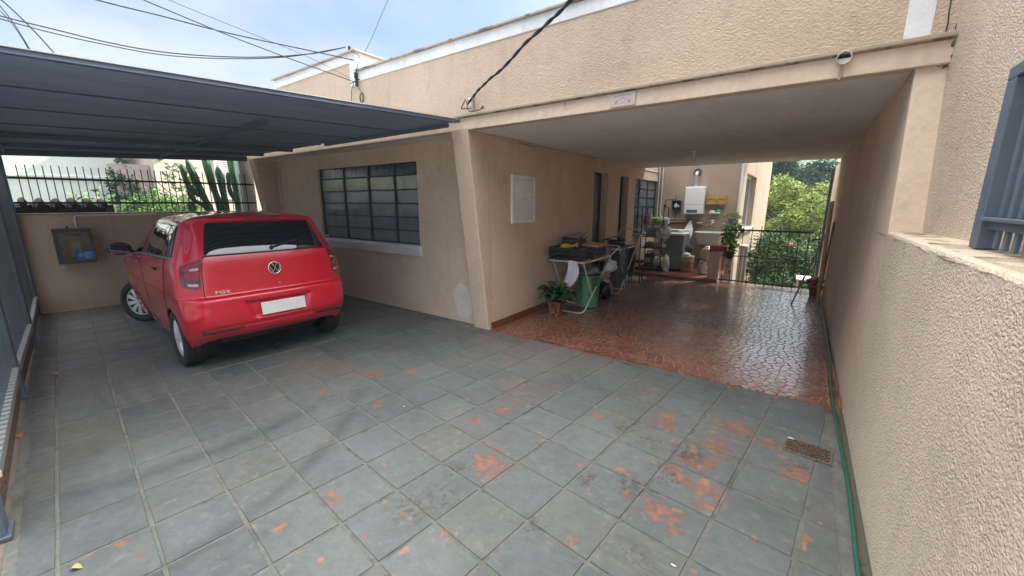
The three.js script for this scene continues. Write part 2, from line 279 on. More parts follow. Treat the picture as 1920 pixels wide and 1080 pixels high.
// ---------- courtyard: worn slate-grey tiles laid a little askew of the house ----------
const TH = R(6.3), cT = Math.cos(TH), sT = Math.sin(TH);
const toW = (a, b) => [a * cT - b * sT, a * sT + b * cT];
const wornOrange = [[-1.41, -1.72, 0.16], [-1.92, -0.98, 0.075], [-1.96, -0.72, 0.055], [-1.51, -1.13, 0.03], [-1.26, -1.17, 0.03], [-1.54, -0.92, 0.04], [-2.63, -1.75, 0.08], [-1.81, -2.05, 0.06], [-1.76, -2.32, 0.1], [-1.31, -2.03, 0.035], [-1.27, -2.09, 0.03], [-1.1, -2.68, 0.06], [-0.9, -3.28, 0.07], [-0.66, -2.13, 0.04], [-0.72, -1.48, 0.05], [-0.43, -1.93, 0.15], [-0.32, -1.84, 0.07], [-0.34, -2.49, 0.12], [-0.29, -2.73, 0.15]];
const wornOrange2 = [[-0.64, -2.89, 0.13], [-0.2, -3.07, 0.16], [0.01, -3.0, 0.12], [-0.41, -2.31, 0.1], [-0.28, -2.21, 0.13], [0.16, -2.72, 0.13], [0.19, -2.17, 0.04], [0.1, -2.74, 0.09], [-2.46, -0.23, 0.04], [-2.3, -0.26, 0.02], [-2.5, -0.12, 0.02], [-3.16, -1.65, 0.06], [-3.16, -2.13, 0.12], [-2.92, -2.38, 0.1], [-0.61, -1.97, 0.05], [-0.63, -1.66, 0.03]];
const pitted = [[-1.52, -1.57, 0.1], [-1.51, -1.18, 0.13], [-1.44, -1.35, 0.13], [-0.47, -2.27, 0.12], [-0.62, -2.04, 0.12], [-0.87, -2.63, 0.12], [-0.42, -2.56, 0.13], [-0.42, -3.34, 0.1], [-0.84, -1.94, 0.08], [-0.92, -1.47, 0.08], [-0.44, -1.6, 0.08], [0.18, -2.79, 0.1], [-0.65, -2.54, 0.1], [-0.12, -2.64, 0.08]];
const X0 = -9.3, XW = 9.9, Z0 = -4.0, ZW = 4.4;
function wear(x, z) {
  let o = 0, p = 0; const wob = 0.65 * (fbm(x * 11 + 200, z * 11 + 200, 4096, 4096, 6, 71) - 0.5) + 0.45 * (fbm(x * 42 + 200, z * 42 + 200, 16384, 16384, 3, 85) - 0.5);
  for (const L of [wornOrange, wornOrange2]) for (const [a, b, r] of L) { const dx = x - a, dz = z - b, d2 = dx * dx + dz * dz; if (d2 < 4 * r * r) o = Math.max(o, 1.05 - Math.sqrt(d2) / (r * 1.05)); }
  for (const [a, b, r] of pitted) { const dx = x - a, dz = z - b, d2 = dx * dx + dz * dz; if (d2 < 6 * r * r) p = Math.max(p, 1.2 - Math.sqrt(d2) / r); }
  return [o > 0 ? sstep(0.27, 0.58, o * 0.92 + wob * 2.3) : 0, clamp(p)];
}
const slateTex = makeTex(2048, 1024, (u, v) => {
  const x = X0 + u * XW, z = Z0 + v * ZW, X = x + 300, Z = z + 300;
  const a = fbm(X * 2.2, Z * 2.2, 4096, 4096, 5, 72), f = fbm(X * 26, Z * 26, 8192, 8192, 3, 73), g = vn(X * 90, Z * 90, 65536, 65536, 74);
  let c = [0.100, 0.108, 0.105];
  const k = 0.9 + 0.5 * (a - 0.5) + 0.3 * (f - 0.5) + 0.12 * (g - 0.5); c = c.map((q) => q * k);
  const warm = sstep(0.5, 0.68, fbm(X * 1.1 + 50, Z * 1.1, 4096, 4096, 4, 75)) * sstep(-1.2, -2.2, z) * sstep(-0.9, -2.2, x) * 0.5;     // reddish cast nearer the house
  c = [lerp(c[0], 0.155, warm), lerp(c[1], 0.112, warm), lerp(c[2], 0.098, warm)];
  const cement = sstep(-2.9, -4.1, x) * sstep(-1.5, -0.9, z - 0.12 * (x + 3)) * 0.75;                       // cement wash near the gate
  const cw = 0.118 * (0.85 + 0.4 * (f - 0.5) + 0.3 * (a - 0.5)); c = [lerp(c[0], cw, cement), lerp(c[1], cw * 1.0, cement), lerp(c[2], cw * 0.95, cement)];
  const st = sstep(0.55, 0.75, fbm(X * 1.2, Z * 14, 4096, 8192, 3, 76)) * sstep(-3.3, -4.6, x) * 0.18; c = c.map((q) => q * (1 - st));
  const ring = (cx, cz, r, w) => Math.exp(-Math.pow((Math.hypot(x - cx, z - cz) - r) / w, 2));            // scrubbed tyre arcs
  const arc = Math.max(ring(-4.3, -0.1, 2.2, 0.05) * sstep(-3.2, -2.6, x), ring(-5.1, -1.0, 2.15, 0.06) * sstep(-1.8, -1.2, z) * sstep(-3.3, -2.9, x)) * 0.3; c = c.map((q) => q * (1 - arc));
  const [o, p] = wear(x, z), w2 = fbm(X * 40, Z * 40, 8192, 8192, 3, 77), dk = fbm(X * 24 + 9, Z * 13, 8192, 8192, 3, 78);
  const oc = [0.20, 0.09, 0.062].map((q) => q * (0.8 + 0.9 * (w2 - 0.5) + 0.2 * a)); const oo = 0.9 * o * (0.55 + 0.45 * sstep(0.36, 0.56, w2));
  c = c.map((q, i) => lerp(q, oc[i], oo));
  const rim = o * (1 - o) * 1.2 * sstep(0.45, 0.6, dk); c = c.map((q, i) => lerp(q, [0.11, 0.06, 0.045][i], clamp(rim)));
  const pits = clamp(p * 1.4) * Math.max(0.6 * sstep(0.62, 0.68, dk), sstep(0.57, 0.63, fbm(X * 60, Z * 42, 16384, 16384, 2, 84))); c = c.map((q, i) => lerp(q, [0.062, 0.046, 0.038][i], pits * 0.75));
  const chips = sstep(0.74, 0.79, fbm(X * 19, Z * 19, 8192, 8192, 3, 79)) * sstep(-4, -2, x) * 0.5; c = c.map((q, i) => lerp(q, [0.27, 0.24, 0.21][i], chips * 0.32));
  const fleck = sstep(0.84, 0.88, fbm(X * 15 + 77, Z * 15, 8192, 8192, 2, 80)) * sstep(-3.5, -1.6, x) * (1 - sstep(-0.8, 0.3, z)); c = c.map((q, i) => lerp(q, [0.26, 0.125, 0.085][i], fleck * 0.7));
  return c;
}, { srgb: true, wrap: false });
const slateBump = makeTex(1024, 1024, (u, v) => { const a = fbm(u * 8, v * 8, 8, 8, 6, 81), r = 1 - Math.abs(2 * fbm(u * 10, v * 22, 10, 22, 4, 82) - 1); return clamp(0.6 * a + 0.4 * Math.pow(r, 3)); });
const slateRough = makeTex(512, 512, (u, v) => 0.42 + 0.42 * fbm(u * 7, v * 7, 7, 7, 5, 83));
// convex polygon helpers (points [x, z])
function clipHalf(poly, a, b, c) { const out = []; for (let i = 0; i < poly.length; i++) { const P = poly[i], Q = poly[(i + 1) % poly.length], p = a * P[0] + b * P[1] - c, q = a * Q[0] + b * Q[1] - c; if (p <= 0) out.push(P); if (p * q < 0) { const t = p / (p - q); out.push([lerp(P[0], Q[0], t), lerp(P[1], Q[1], t)]); } } return out; }
function area(poly) { let s = 0; for (let i = 0; i < poly.length; i++) { const a = poly[i], b = poly[(i + 1) % poly.length]; s += a[0] * b[1] - b[0] * a[1]; } return s / 2; }
function inset(poly, d) { let out = poly; const s = Math.sign(area(poly)); const src = poly; for (let i = 0; i < src.length; i++) { const a = src[i], b = src[(i + 1) % src.length], ex = b[0] - a[0], ez = b[1] - a[1], L = Math.hypot(ex, ez); if (L < 1e-5) continue; const nx = (ez / L) * s, nz = (-ex / L) * s; out = clipHalf(out, nx, nz, nx * a[0] + nz * a[1] - d); if (out.length < 3) return []; } return out; }
// low tile over a convex outline: top face and sloping bevelled sides; uv scaled into the map
function tileGeo(poly, y0, y1, bev, uvf, tilt = [0, 0]) {
  if (area(poly) > 0) poly = poly.slice().reverse();
  const cx = poly.reduce((s, p) => s + p[0], 0) / poly.length, cz = poly.reduce((s, p) => s + p[1], 0) / poly.length;
  const top = poly.map(([x, z]) => { const d = Math.hypot(x - cx, z - cz) || 1, k = Math.max(0, 1 - bev * 1.3 / d); return [cx + (x - cx) * k, cz + (z - cz) * k]; });
  const Y = (p) => y1 + (p[0] - cx) * tilt[0] + (p[1] - cz) * tilt[1];
  const pos = [], uv = [], put = (p, y) => { pos.push(p[0], y, p[1]); uv.push(...uvf(p[0], p[1])); };
  for (let i = 1; i + 1 < top.length; i++) { put(top[0], Y(top[0])); put(top[i], Y(top[i])); put(top[i + 1], Y(top[i + 1])); }
  for (let i = 0; i < poly.length; i++) { const j = (i + 1) % poly.length; put(top[i], Y(top[i])); put(poly[i], y0); put(poly[j], y0); put(top[i], Y(top[i])); put(poly[j], y0); put(top[j], Y(top[j])); }
  const g = new THREE.BufferGeometry(); g.setAttribute('position', new THREE.Float32BufferAttribute(pos, 3)); g.setAttribute('uv', new THREE.Float32BufferAttribute(uv, 2)); g.computeVertexNormals(); return g;
}
{
  const uvf = (x, z) => [(x - X0) / XW, (z - Z0) / ZW];
  const mats = [[1, 1, 1], [0.92, 0.93, 0.95], [1.04, 1.03, 1.01], [0.96, 0.97, 0.96], [0.89, 0.91, 0.93], [1.0, 0.98, 0.95]].map((c, i) => mat({ color: c, map: slateTex, bumpMap: again(slateBump, 9.9 * (0.9 + 0.05 * i), 4.4), bumpScale: 0.0035, roughnessMap: again(slateRough, 5, 2.5), roughness: 0.95 }));
  const bed = sheet((u, v) => [X0 + 0.2 + u * 9.54, -0.0035, lerp(-3.9, 0.35, v)], 2, 2);
  { const p = bed.attributes.position, uv = bed.attributes.uv; for (let i = 0; i < p.count; i++) uv.setXY(i, p.getX(i), p.getZ(i)); }
  const groutTone = makeTex(512, 512, (u, v) => { const a = fbm(u * 10, v * 10, 10, 10, 5, 91), b = fbm(u * 60, v * 60, 60, 60, 2, 92); const k = 0.8 + 0.5 * (a - 0.5) + 0.3 * (b - 0.5) - 0.4 * sstep(0.6, 0.75, a); return [k, k * 0.99, k * 0.95]; }, { srgb: true });
  const yard = struct('courtyard_paving', bed, mat({ color: [0.138, 0.138, 0.127], map: again(groutTone, 0.7), roughness: 0.95, bumpMap: again(softBump, 3), bumpScale: 0.004 }));
  { const g = sheet((u, v) => { const z = lerp(0.3, -3.76, u); return [lerp(0.392 + 0.02 * fbm(u * 60, 2, 99, 99, 4, 5), 0.4395, v), 0.003 + 0.010 * v * v, z]; }, 120, 4); part('wall_foot_grime', wuv(g), mat({ color: [0.075, 0.07, 0.052], map: again(mouldTone, 2), roughness: 1, side: THREE.DoubleSide }), yard); }
  const rnd = rng(5), tiles = [];
  for (let k = -24; k <= 2; k++) for (let r = -2; r < 14; r++) {
    const a0 = -0.76 + 0.35 * k, b1 = -0.07 - 0.322 * r, gap = 0.0062 + rnd() * 0.003, j = () => (rnd() - 0.5) * 0.005, sh = (rnd() - 0.5) * 0.006;
    let poly = [[a0 + gap + j(), b1 - gap + j()], [a0 + 0.35 - gap + j(), b1 - gap + j()], [a0 + 0.35 - gap + j(), b1 - 0.322 + gap + j()], [a0 + gap + j(), b1 - 0.322 + gap + j()]].map(([a, b]) => toW(a + sh, b));
    const cen = poly.reduce((s, p) => s + p[0], 0) / 4, tone = Math.floor(rnd() * mats.length), t1 = (rnd() - 0.5) * 0.006, t2 = (rnd() - 0.5) * 0.006;
    poly = clipHalf(poly, 0, -1, cen > -3.1 ? 3.835 : 3.892); poly = clipHalf(poly, 1, 0, 0.33); poly = clipHalf(poly, -sT, cT, 0.375);
    poly = clipHalf(poly, -cT, -0.11 * cT, 8.83); if (poly.length < 3 || Math.abs(area(poly)) < 0.003) continue;
    tiles.push({ g: tileGeo(poly, -0.0075, 0.0015, 0.004, uvf, [t1, t2]), m: tone, d: Math.hypot(cen + 1.5, poly[0][1] + 1.5) });
  }
  tiles.sort((a, b) => a.d - b.d); tiles.slice(0, 298).forEach((t) => part('paving_tile', t.g, mats[t.m], yard));
  part('paving_tile_field', tiles.slice(298).map((t) => t.g), mats[0], yard).userData.kind = 'stuff';   // the farthest ones, beside the gate and wall
}
// ---------- carport floor: broken red ceramic pieces set in pale grout ----------
{
  const slab = bx(-3.3, 0.44, -1.2, -0.0035, -9.25, -3.77);
  const grout = mat({ color: [0.34, 0.205, 0.14], map: again(mouldTone, 0.5), roughness: 0.5 });
  const floor = struct('carport_floor', slab, grout);
  const shardTone = makeTex(512, 512, (u, v) => { const a = fbm(u * 6, v * 6, 6, 6, 5, 95), b = fbm(u * 50, v * 50, 50, 50, 2, 96); const k = 0.8 + 0.5 * (a - 0.5) + 0.3 * (b - 0.5); return [k, k * 0.95, k * 0.93]; }, { srgb: true });
  const waxTone = makeTex(512, 512, (u, v) => 0.38 + 0.6 * fbm(u * 5, v * 5, 5, 5, 5, 97));
  const sm = [[0.215, 0.074, 0.043], [0.175, 0.062, 0.038], [0.245, 0.092, 0.056], [0.145, 0.053, 0.035]].map((c) => mat({ color: c, map: again(shardTone, 0.8), roughnessMap: again(waxTone, 0.55), roughness: 0.62, clearcoat: 1, clearcoatRoughness: 0.17, bumpMap: again(softBump, 2.5), bumpScale: 0.0006 }));
  part('border_strip', [bx(-3.1, 0.43, -0.05, 0.001, -3.84, -3.768), bx(-3.085, -3.0, -0.05, 0.0008, -8.9, -3.843), bx(0.37, 0.43, -0.05, 0.0008, -9.2, -3.843)], M.redFloorPaint, floor);
  const S = 0.072, nx = Math.ceil(3.5 / S), nz = Math.ceil(5.5 / S), rnd = rng(17), sites = [];
  for (let j = -2; j < nz + 2; j++) { sites.push([]); for (let i = -2; i < nx + 2; i++) sites[j + 2].push([-3.02 + (i + 0.5 + (rnd() - 0.5) * 0.95) * S, -3.845 - (j + 0.5 + (rnd() - 0.5) * 0.95) * S]); }
  const cells = [];
  for (let j = 2; j < nz + 2; j++) for (let i = 2; i < nx + 2; i++) {
    const s = sites[j][i]; let poly = [[s[0] - 0.3, s[1] - 0.3], [s[0] + 0.3, s[1] - 0.3], [s[0] + 0.3, s[1] + 0.3], [s[0] - 0.3, s[1] + 0.3]];
    for (let b = -2; b <= 2; b++) for (let a = -2; a <= 2; a++) { if (!a && !b) continue; const q = (sites[j + b] || [])[i + a]; if (!q) continue; const dx = q[0] - s[0], dz = q[1] - s[1]; poly = clipHalf(poly, dx, dz, dx * (q[0] + s[0]) / 2 + dz * (q[1] + s[1]) / 2); if (poly.length < 3) break; }
    if (poly.length < 3) continue;
    poly = clipHalf(poly, 1, 0, 0.366); poly = clipHalf(poly, -1, 0, 2.996); poly = clipHalf(poly, 0, 1, -3.846); poly = clipHalf(poly, 0, -1, 9.2);
    if (poly.length < 3) continue; poly = inset(poly, 0.0026 + rnd() * 0.0022); if (poly.length < 3 || Math.abs(area(poly)) < 2e-4) continue;
    cells.push({ poly, d: Math.hypot(s[0], s[1]), m: Math.floor(Math.pow(rnd(), 1.3) * sm.length), t: [(rnd() - 0.5) * 0.016, (rnd() - 0.5) * 0.016] });
  }
  cells.sort((a, b) => a.d - b.d);
  const rest = sm.map(() => []), uvf = (x, z) => [x, z];
  cells.forEach((c, i) => { const g = tileGeo(c.poly, -0.005, 0.0005, 0.0025, uvf, c.t); if (i < 290) part('ceramic_shard', g, sm[c.m], floor); else rest[c.m].push(g); });
  rest.forEach((L, i) => { const o = part('ceramic_shard_field', L, sm[i], floor); o.userData.kind = 'stuff'; });
  // raised laundry floor with a rounded front edge
  struct('laundry_step', [bx(-3.1, -1.26, -1.2, 0.062, -10.75, -8.93, 0.012)], M.redFloorPaint);
}
// ---------- the house ----------
const ZL = -10.75;   // laundry wall
{
  const H = thing('house', 'long beige stuccoed house with white coping, carport and barred front window', 'house', [-5.5, 0, -3.9], { world: true });
  // street front, with the opening for the window
  part('front_wall', [bx(-8.6, -6.955, 0, 2.5, -4.1, -3.9), bx(-4.41, -3.12, 0, 2.5, -4.1, -3.9), bx(-6.955, -4.41, 0, 0.99, -4.1, -3.9), bx(-6.955, -4.41, 2.162, 2.5, -4.1, -3.9)], M.stuccoFine, H);
  part('wall_fin', prismX([[-3.9, 0], [-3.828, 0], [-3.505, 2.386], [-3.9, 2.386]], -3.345, -3.1, 0.012), M.stucco, H);
  part('wall_fin', prismX([[-3.9, 0], [-3.828, 0], [-3.505, 2.386], [-3.9, 2.386]], -8.6, -8.4, 0.01), M.smooth, H);
  part('wall_panel', [bx(-8.6, -8.3, 0, 2.386, -3.96, -3.893), bx(-8.298, -8.285, 1.3, 2.25, -3.899, -3.885), bx(-8.4, -8.298, 1.29, 1.303, -3.897, -3.885)], M.stuccoFine, H, 'shaded panel beside the left fin');
  { const g = new THREE.CircleGeometry(1, 40); const p = g.attributes.position; for (let i = 1; i < p.count; i++) { const a = Math.atan2(p.getY(i), p.getX(i)), k = 1 + 0.05 * Math.sin(3 * a + 1) + 0.04 * Math.sin(5 * a); p.setXY(i, p.getX(i) * k * 0.175, p.getY(i) * k * 0.245); } g.rotateZ(0.12); g.translate(-3.6, 0.29, -3.8965); part('plaster_patch', wuv(g), M.patch, H, 'round pale plaster repair near the floor'); }
  // eaves, fascia and canopy slab over the carport
  part('eaves', bx(-8.6, -3.1, 2.388, 2.52, -3.898, -3.6), M.ceiling, H);
  part('fascia', bx(-8.62, 0.6, 2.386, 2.515, -3.6, -3.5, 0.008), M.smooth, H);
  { const g = new RoundedBoxGeometry(9.24, 0.032, 0.16, 2, 0.01); const p = g.attributes.position; part('fascia_ledge', wuv(moved(g, -4.01, 2.531, -3.545)), M.mould, H); }
  for (const g of [moved(blob(0.02, 4, 0.8, 3, [0.7, 2.2, 0.04]), 0.092, 2.425, -3.4995), moved(blob(0.014, 9, 0.8, 3, [0.6, 2.6, 0.04]), -1.9, 2.47, -3.4995)]) part('rust_stain', g, mat({ color: [0.5, 0.37, 0.27], roughness: 1 }), H);
  part('carport_ceiling', bx(-3.098, 0.6, 2.388, 2.51, -9.65, -3.602), M.ceiling, H);
  // parapet
  part('parapet', bx(-7.36, 0.9, 2.5, 3.2, -3.72, -3.545), M.parapet, H);
  part('parapet', [bx(-7.36, -5.24, 3.2, 3.46, -3.72, -3.547)], M.parapet, H);
  part('coping', [bx(-5.098, 0.9, 3.2, 3.318, -3.73, -3.535, 0.006)], M.whitePaint, H);
  part('coping_cap', [bx(-5.098, 0.9, 3.318, 3.342, -3.76, -3.505, 0.006)], M.stoneSill, H);
  part('coping', [bx(-7.37, -5.24, 3.45, 3.565, -3.73, -3.533, 0.006)], M.whitePaint, H);
  part('coping_cap', [bx(-7.4, -5.06, 3.567, 3.592, -4.3, -3.50, 0.006)], M.stoneSill, H);
  part('parapet_pier', [bx(-5.24, -5.1, 3.16, 3.566, -4.2, -3.531, 0.006)], M.whitePaint, H);
  part('white_band', bx(0.365, 0.485, 2.548, 5, -3.56, -3.541, 0.004), M.whitePaint, H);
  { const c = []; const rnd = rng(3); let x = 0.545, y = 2.55; for (let i = 0; i < 9; i++) { const nx = x + (rnd() - 0.5) * 0.012, ny = y + 0.06; c.push(bar([x, y, -3.544], [nx, ny, -3.544], 0.006, 0.006)); x = nx; y = ny; } part('crack', c, M.crack, H); }
  part('roof', [bx(-8.4, -3.1, 2.6, 2.72, -10.9, -3.72), bx(-3.1, 0.9, 2.515, 2.6, -9.64, -3.72)], M.stoneSill, H);
  part('side_wall', [bx(-8.6, -8.4, 0, 2.7, -10.9, -4.1)], M.stuccoFine, H);
  // carport wall with two door openings and a frosted window
  const cw = (z0, z1, y0, y1) => bx(-3.3, -3.1, y0, y1, z1, z0);
  part('carport_wall', [cw(-3.9, -6.86, 0, 2.388), cw(-7.49, -8.13, 0, 2.388), cw(-8.63, -9.07, 0, 2.388), cw(-6.86, -7.49, 2.146, 2.388), cw(-8.13, -8.63, 2.138, 2.388), cw(-9.07, ZL, 2.132, 3.2), cw(-9.07, ZL, 0, 0.885), cw(-3.9, -9.07, 2.388, 2.5)], M.stuccoFine, H);
  part('skirting', [bx(-3.1, -3.082, 0.001, 0.088, -6.86, -3.87, 0.004), bx(-3.1, -3.082, 0.001, 0.088, -8.13, -7.49, 0.004), bx(-3.1, -3.082, 0.001, 0.088, -8.9, -8.63, 0.004)], M.redFloorPaint, H);
  const d1 = part('door', [bx(-3.28, -3.235, 0.002, 2.146, -7.49, -6.86)], M.woodDark, H, 'dark brown wooden door');
  part('door_panel', [bx(-3.236, -3.225, 0.25, 0.95, -7.4, -6.95, 0.004), bx(-3.236, -3.225, 1.1, 2.0, -7.4, -6.95, 0.004)], M.woodDark, d1);
  part('handle', [rod([-3.235, 1.02, -6.93], [-3.19, 1.02, -6.93], 0.009), rod([-3.19, 1.02, -6.935], [-3.19, 1.02, -7.04], 0.008)], M.galv, d1);
  const d2 = part('door', [bx(-3.28, -3.24, 0.002, 2.138, -8.63, -8.13)], M.dark, H, 'dark blue-black metal door');
  part('handle', [rod([-3.24, 1.02, -8.2], [-3.2, 1.02, -8.2], 0.009), rod([-3.2, 1.02, -8.2], [-3.2, 1.02, -8.29], 0.008)], M.galv, d2);
  const pane = (c, r = 0.18) => mat({ color: c, map: ribTone, roughness: r, clearcoat: 0.3, bumpMap: again(fluted, 1), bumpScale: 0.002 });
  const ribTone = makeTex(512, 128, (u, v) => 0.72 + 0.2 * Math.cos(u * P2 * 24) + 0.3 * (fbm(u * 5, v * 5, 5, 5, 4, 44) - 0.5), { srgb: true, rep: [1.6, 1.1] });  // light and dark of the glass ribs put into the colour
  const fluted = makeTex(256, 64, (u) => 0.5 + 0.5 * Math.cos(u * P2 * 32), { rep: [1.8, 1] });
  const paneM = [[0.21, 0.24, 0.27], [0.25, 0.28, 0.30], [0.18, 0.21, 0.24]].map((c) => pane(c)), paneLit = [[0.46, 0.48, 0.28], [0.40, 0.43, 0.30], [0.37, 0.40, 0.28]].map((c) => pane(c)), paneTop = pane([0.06, 0.075, 0.1]);  // paneLit: light and reflections in the glass put into the colour
  {
    // front window: four bays, hopper row on top, five rows of ribbed panes below
    const xs = [-6.955, -6.25, -5.58, -4.95, -4.41], z = -3.955, fr = [];
    const ys = [1.0, 1.197, 1.394, 1.591, 1.788, 1.985];
    for (let i = 0; i < 5; i++) fr.push(bx(xs[i] - (i === 0 ? 0 : 0.018), xs[i] + (i === 4 ? 0 : 0.018), 1.0, 1.985, z - 0.02, z + 0.02));
    for (let i = 0; i < 5; i++) fr.push(bx(xs[i] - (i === 0 ? 0 : 0.012), xs[i] + (i === 4 ? 0 : 0.012), 2.004, 2.16, z - 0.018, z + 0.016));
    for (let b = 0; b < 4; b++) { const a = xs[b] + (b === 0 ? 0 : 0.018), c = xs[b + 1] - (b === 3 ? 0 : 0.018); for (let j = 1; j < 5; j++) fr.push(bx(a, c, ys[j] - 0.009, ys[j] + 0.009, z - 0.015, z + 0.017)); fr.push(bx(a, c, 1.0, 1.018, z - 0.015, z + 0.017)); }
    fr.push(bx(-6.955, -4.41, 1.985, 2.004, z - 0.022, z + 0.03), bx(-6.955, -4.41, 2.16, 2.162, z - 0.02, z + 0.02));
    const w = part('window', fr, M.winFrame, H, 'wide front window of ribbed glass in a dark steel grid'); const rnd = rng(8);
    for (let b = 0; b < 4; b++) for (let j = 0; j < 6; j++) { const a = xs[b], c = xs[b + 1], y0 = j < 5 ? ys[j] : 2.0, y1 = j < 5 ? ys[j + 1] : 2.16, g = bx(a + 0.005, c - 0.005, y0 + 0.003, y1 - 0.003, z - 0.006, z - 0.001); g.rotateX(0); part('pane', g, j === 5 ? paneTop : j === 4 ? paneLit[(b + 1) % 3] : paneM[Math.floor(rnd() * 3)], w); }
    part('sill', [prismX([[-3.9, 0.985], [-3.955, 1.0], [-3.955, 0.99], [-3.9, 0.97]].reverse(), -6.97, -4.4), prismX([[-3.901, 0.985], [-3.84, 0.965], [-3.872, 0.845], [-3.901, 0.84]], -7.0, -4.38)], M.whitePaint, w);
    part('dark_backing', bx(-7.1, -4.3, 0.9, 2.25, -4.35, -4.3), M.dark, w);  // dark sheet standing in for the unlit room behind the glass
  }
  {
    // kitchen window on the carport wall: bays of hopper panes
    const zs = [-9.09, -9.5, -10.1, -10.73], x = -3.16, fr = [], ys = [0.9, 1.105, 1.31, 1.515, 1.72, 1.925, 2.13];
    for (const q of zs) fr.push(bx(x - 0.02, x + 0.02, 0.89, 2.13, q - 0.014, q + 0.014));
    for (let i = 0; i < 7; i++) for (let b = 0; b < 3; b++) fr.push(bx(x - 0.015, x + 0.015, ys[i] - 0.01, ys[i] + 0.01, zs[b + 1] + 0.014, zs[b] - 0.014));
    for (let i = 1; i < 6; i++) fr.push(bent([[x, ys[i] + 0.1, -9.2], [x + 0.09, ys[i] + 0.06, -9.2], [x + 0.09, ys[i] + 0.06, -9.42], [x, ys[i] + 0.1, -9.42]], 0.005, 6, 0.02));
    const w = part('window', fr, M.winFrame, H, 'frosted kitchen window in a dark steel grid'); const rnd = rng(9);
    for (let b = 0; b < 3; b++) for (let j = 0; j < 6; j++) part('pane', bx(x - 0.006, x - 0.001, ys[j] + 0.004, ys[j + 1] - 0.004, zs[b + 1] + 0.006, zs[b] - 0.006), paneM[Math.floor(rnd() * 3)], w);
    part('sill', bx(-3.12, -3.06, 0.865, 0.89, -10.74, -9.05, 0.005), M.stoneSill, w);
  }
  // laundry wall and the wing behind
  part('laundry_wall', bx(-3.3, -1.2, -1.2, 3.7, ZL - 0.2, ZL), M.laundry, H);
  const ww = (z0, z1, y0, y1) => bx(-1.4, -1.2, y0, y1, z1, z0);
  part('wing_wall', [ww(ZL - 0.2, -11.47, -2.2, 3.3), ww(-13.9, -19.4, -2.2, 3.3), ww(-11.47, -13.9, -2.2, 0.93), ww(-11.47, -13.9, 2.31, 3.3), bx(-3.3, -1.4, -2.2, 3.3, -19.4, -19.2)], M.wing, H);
  part('wing_roof', bx(-3.3, -1.15, 3.3, 3.42, -19.5, ZL - 0.01), M.stoneSill, H);
  {
    const x = -1.36, fr = [bx(x - 0.02, x + 0.02, 0.93, 2.31, -11.53, -11.47), bx(x - 0.02, x + 0.02, 0.93, 2.31, -13.9, -13.84), bx(x - 0.02, x + 0.02, 2.26, 2.31, -13.84, -11.53), bx(x - 0.02, x + 0.02, 0.93, 0.98, -13.84, -11.53), bx(x - 0.02, x + 0.02, 0.98, 2.26, -12.72, -12.66)];
    const w = part('window', fr, M.white, H, 'white louvred bedroom window of the sunlit wing');
    for (let i = 0; i < 24; i++) { const y = 1.0 + i * 0.053; part('louvre', [moved(new THREE.BoxGeometry(0.045, 0.008, 1.12), x, y, -12.1, 0, 0, -0.6)], M.white, w); }
    part('pane', bx(x - 0.006, x + 0.001, 0.98, 2.26, -13.84, -12.72), paneTop, w);
    part('sill', bx(-1.4, -1.1, 0.88, 0.93, -13.95, -11.42, 0.008), M.stoneSill, w);
  }
}
// ---------- right-hand boundary wall ----------
{
  const W = thing('boundary_wall', 'tall rough beige stucco wall along the right side of the yard and carport', 'wall', [0.6, 0, -4], { world: true });
  part('lower_wall', prismX([[1.2, -0.1], [1.2, 1.41], [-3.36, 1.41], [-3.37, 1.05], [-3.6, 0.5], [-3.84, 0.0], [-3.85, -0.1]], 0.44, 0.95, 0.015), M.stuccoRough, W);
  { // uneven top of the ledge
    const g = sheet((u, v) => { const z = lerp(1.2, -3.4, u), x = lerp(0.437, 0.97, v); return [x + (v === 0 ? 0.012 * (fbm(u * 40, 3, 99, 99, 3, 5) - 0.5) : 0), 1.424 + 0.02 * (fbm(u * 34, v * 5, 99, 99, 4, 6) - 0.5) - (v === 0 ? 0.018 : 0), z]; }, 150, 14);
    part('ledge', wuv(g), M.ledge, W);
  }
  part('upper_wall', moved(bx(0, 0.4, 1.405, 3.9, -0.3, 4.9), 0.585, 0, -3.5, 0.0878), M.stuccoRough, W);   // turned a little from the lower wall
  part('jamb', prismX([[-3.385, 1.4], [-3.55, 2.386], [-3.9, 2.386], [-3.9, 1.4]], 0.445, 0.72, 0.01), M.smooth, W);
  part('inner_wall', prismX([[-3.4, 1.4], [-3.4, 1.05], [-3.63, 0.5], [-3.87, 0.0], [-3.88, -0.1], [-11, -2.1], [-11, 2.33], [-9.7, 2.33], [-9.69, 2.384], [-3.575, 2.384]], 0.452, 0.9), M.smooth, W);
  part('mould_stain', [[0.585, 2.48, -3.5, 0.018], [0.588, 2.42, -3.5, 0.012], [0.57, 2.38, -3.537, 0.016], [0.545, 2.372, -3.54, 0.011], [0.58, 2.33, -3.538, 0.012], [0.52, 2.376, -3.543, 0.009], [0.59, 2.575, -3.525, 0.02]].map(([x, y, z, r], i) => moved(blob(r * 0.8, i, 0.9, 3, [0.8, 1.2, 0.05]), x, y, z + 0.001)), M.stain, W);
  { const c = [], rnd = rng(12); let y = 1.43, x = 0.585; const zz = (q) => -3.385 - (q - 1.4) * 0.1673 + 0.003; for (let i = 0; i < 16; i++) { const ny = y + 0.06, nx = 0.58 + (rnd() - 0.5) * 0.014; c.push(bar([x, y, zz(y)], [nx, ny, zz(ny)], 0.009, 0.008)); y = ny; x = nx; } part('crack', c, M.crack, W); }
}
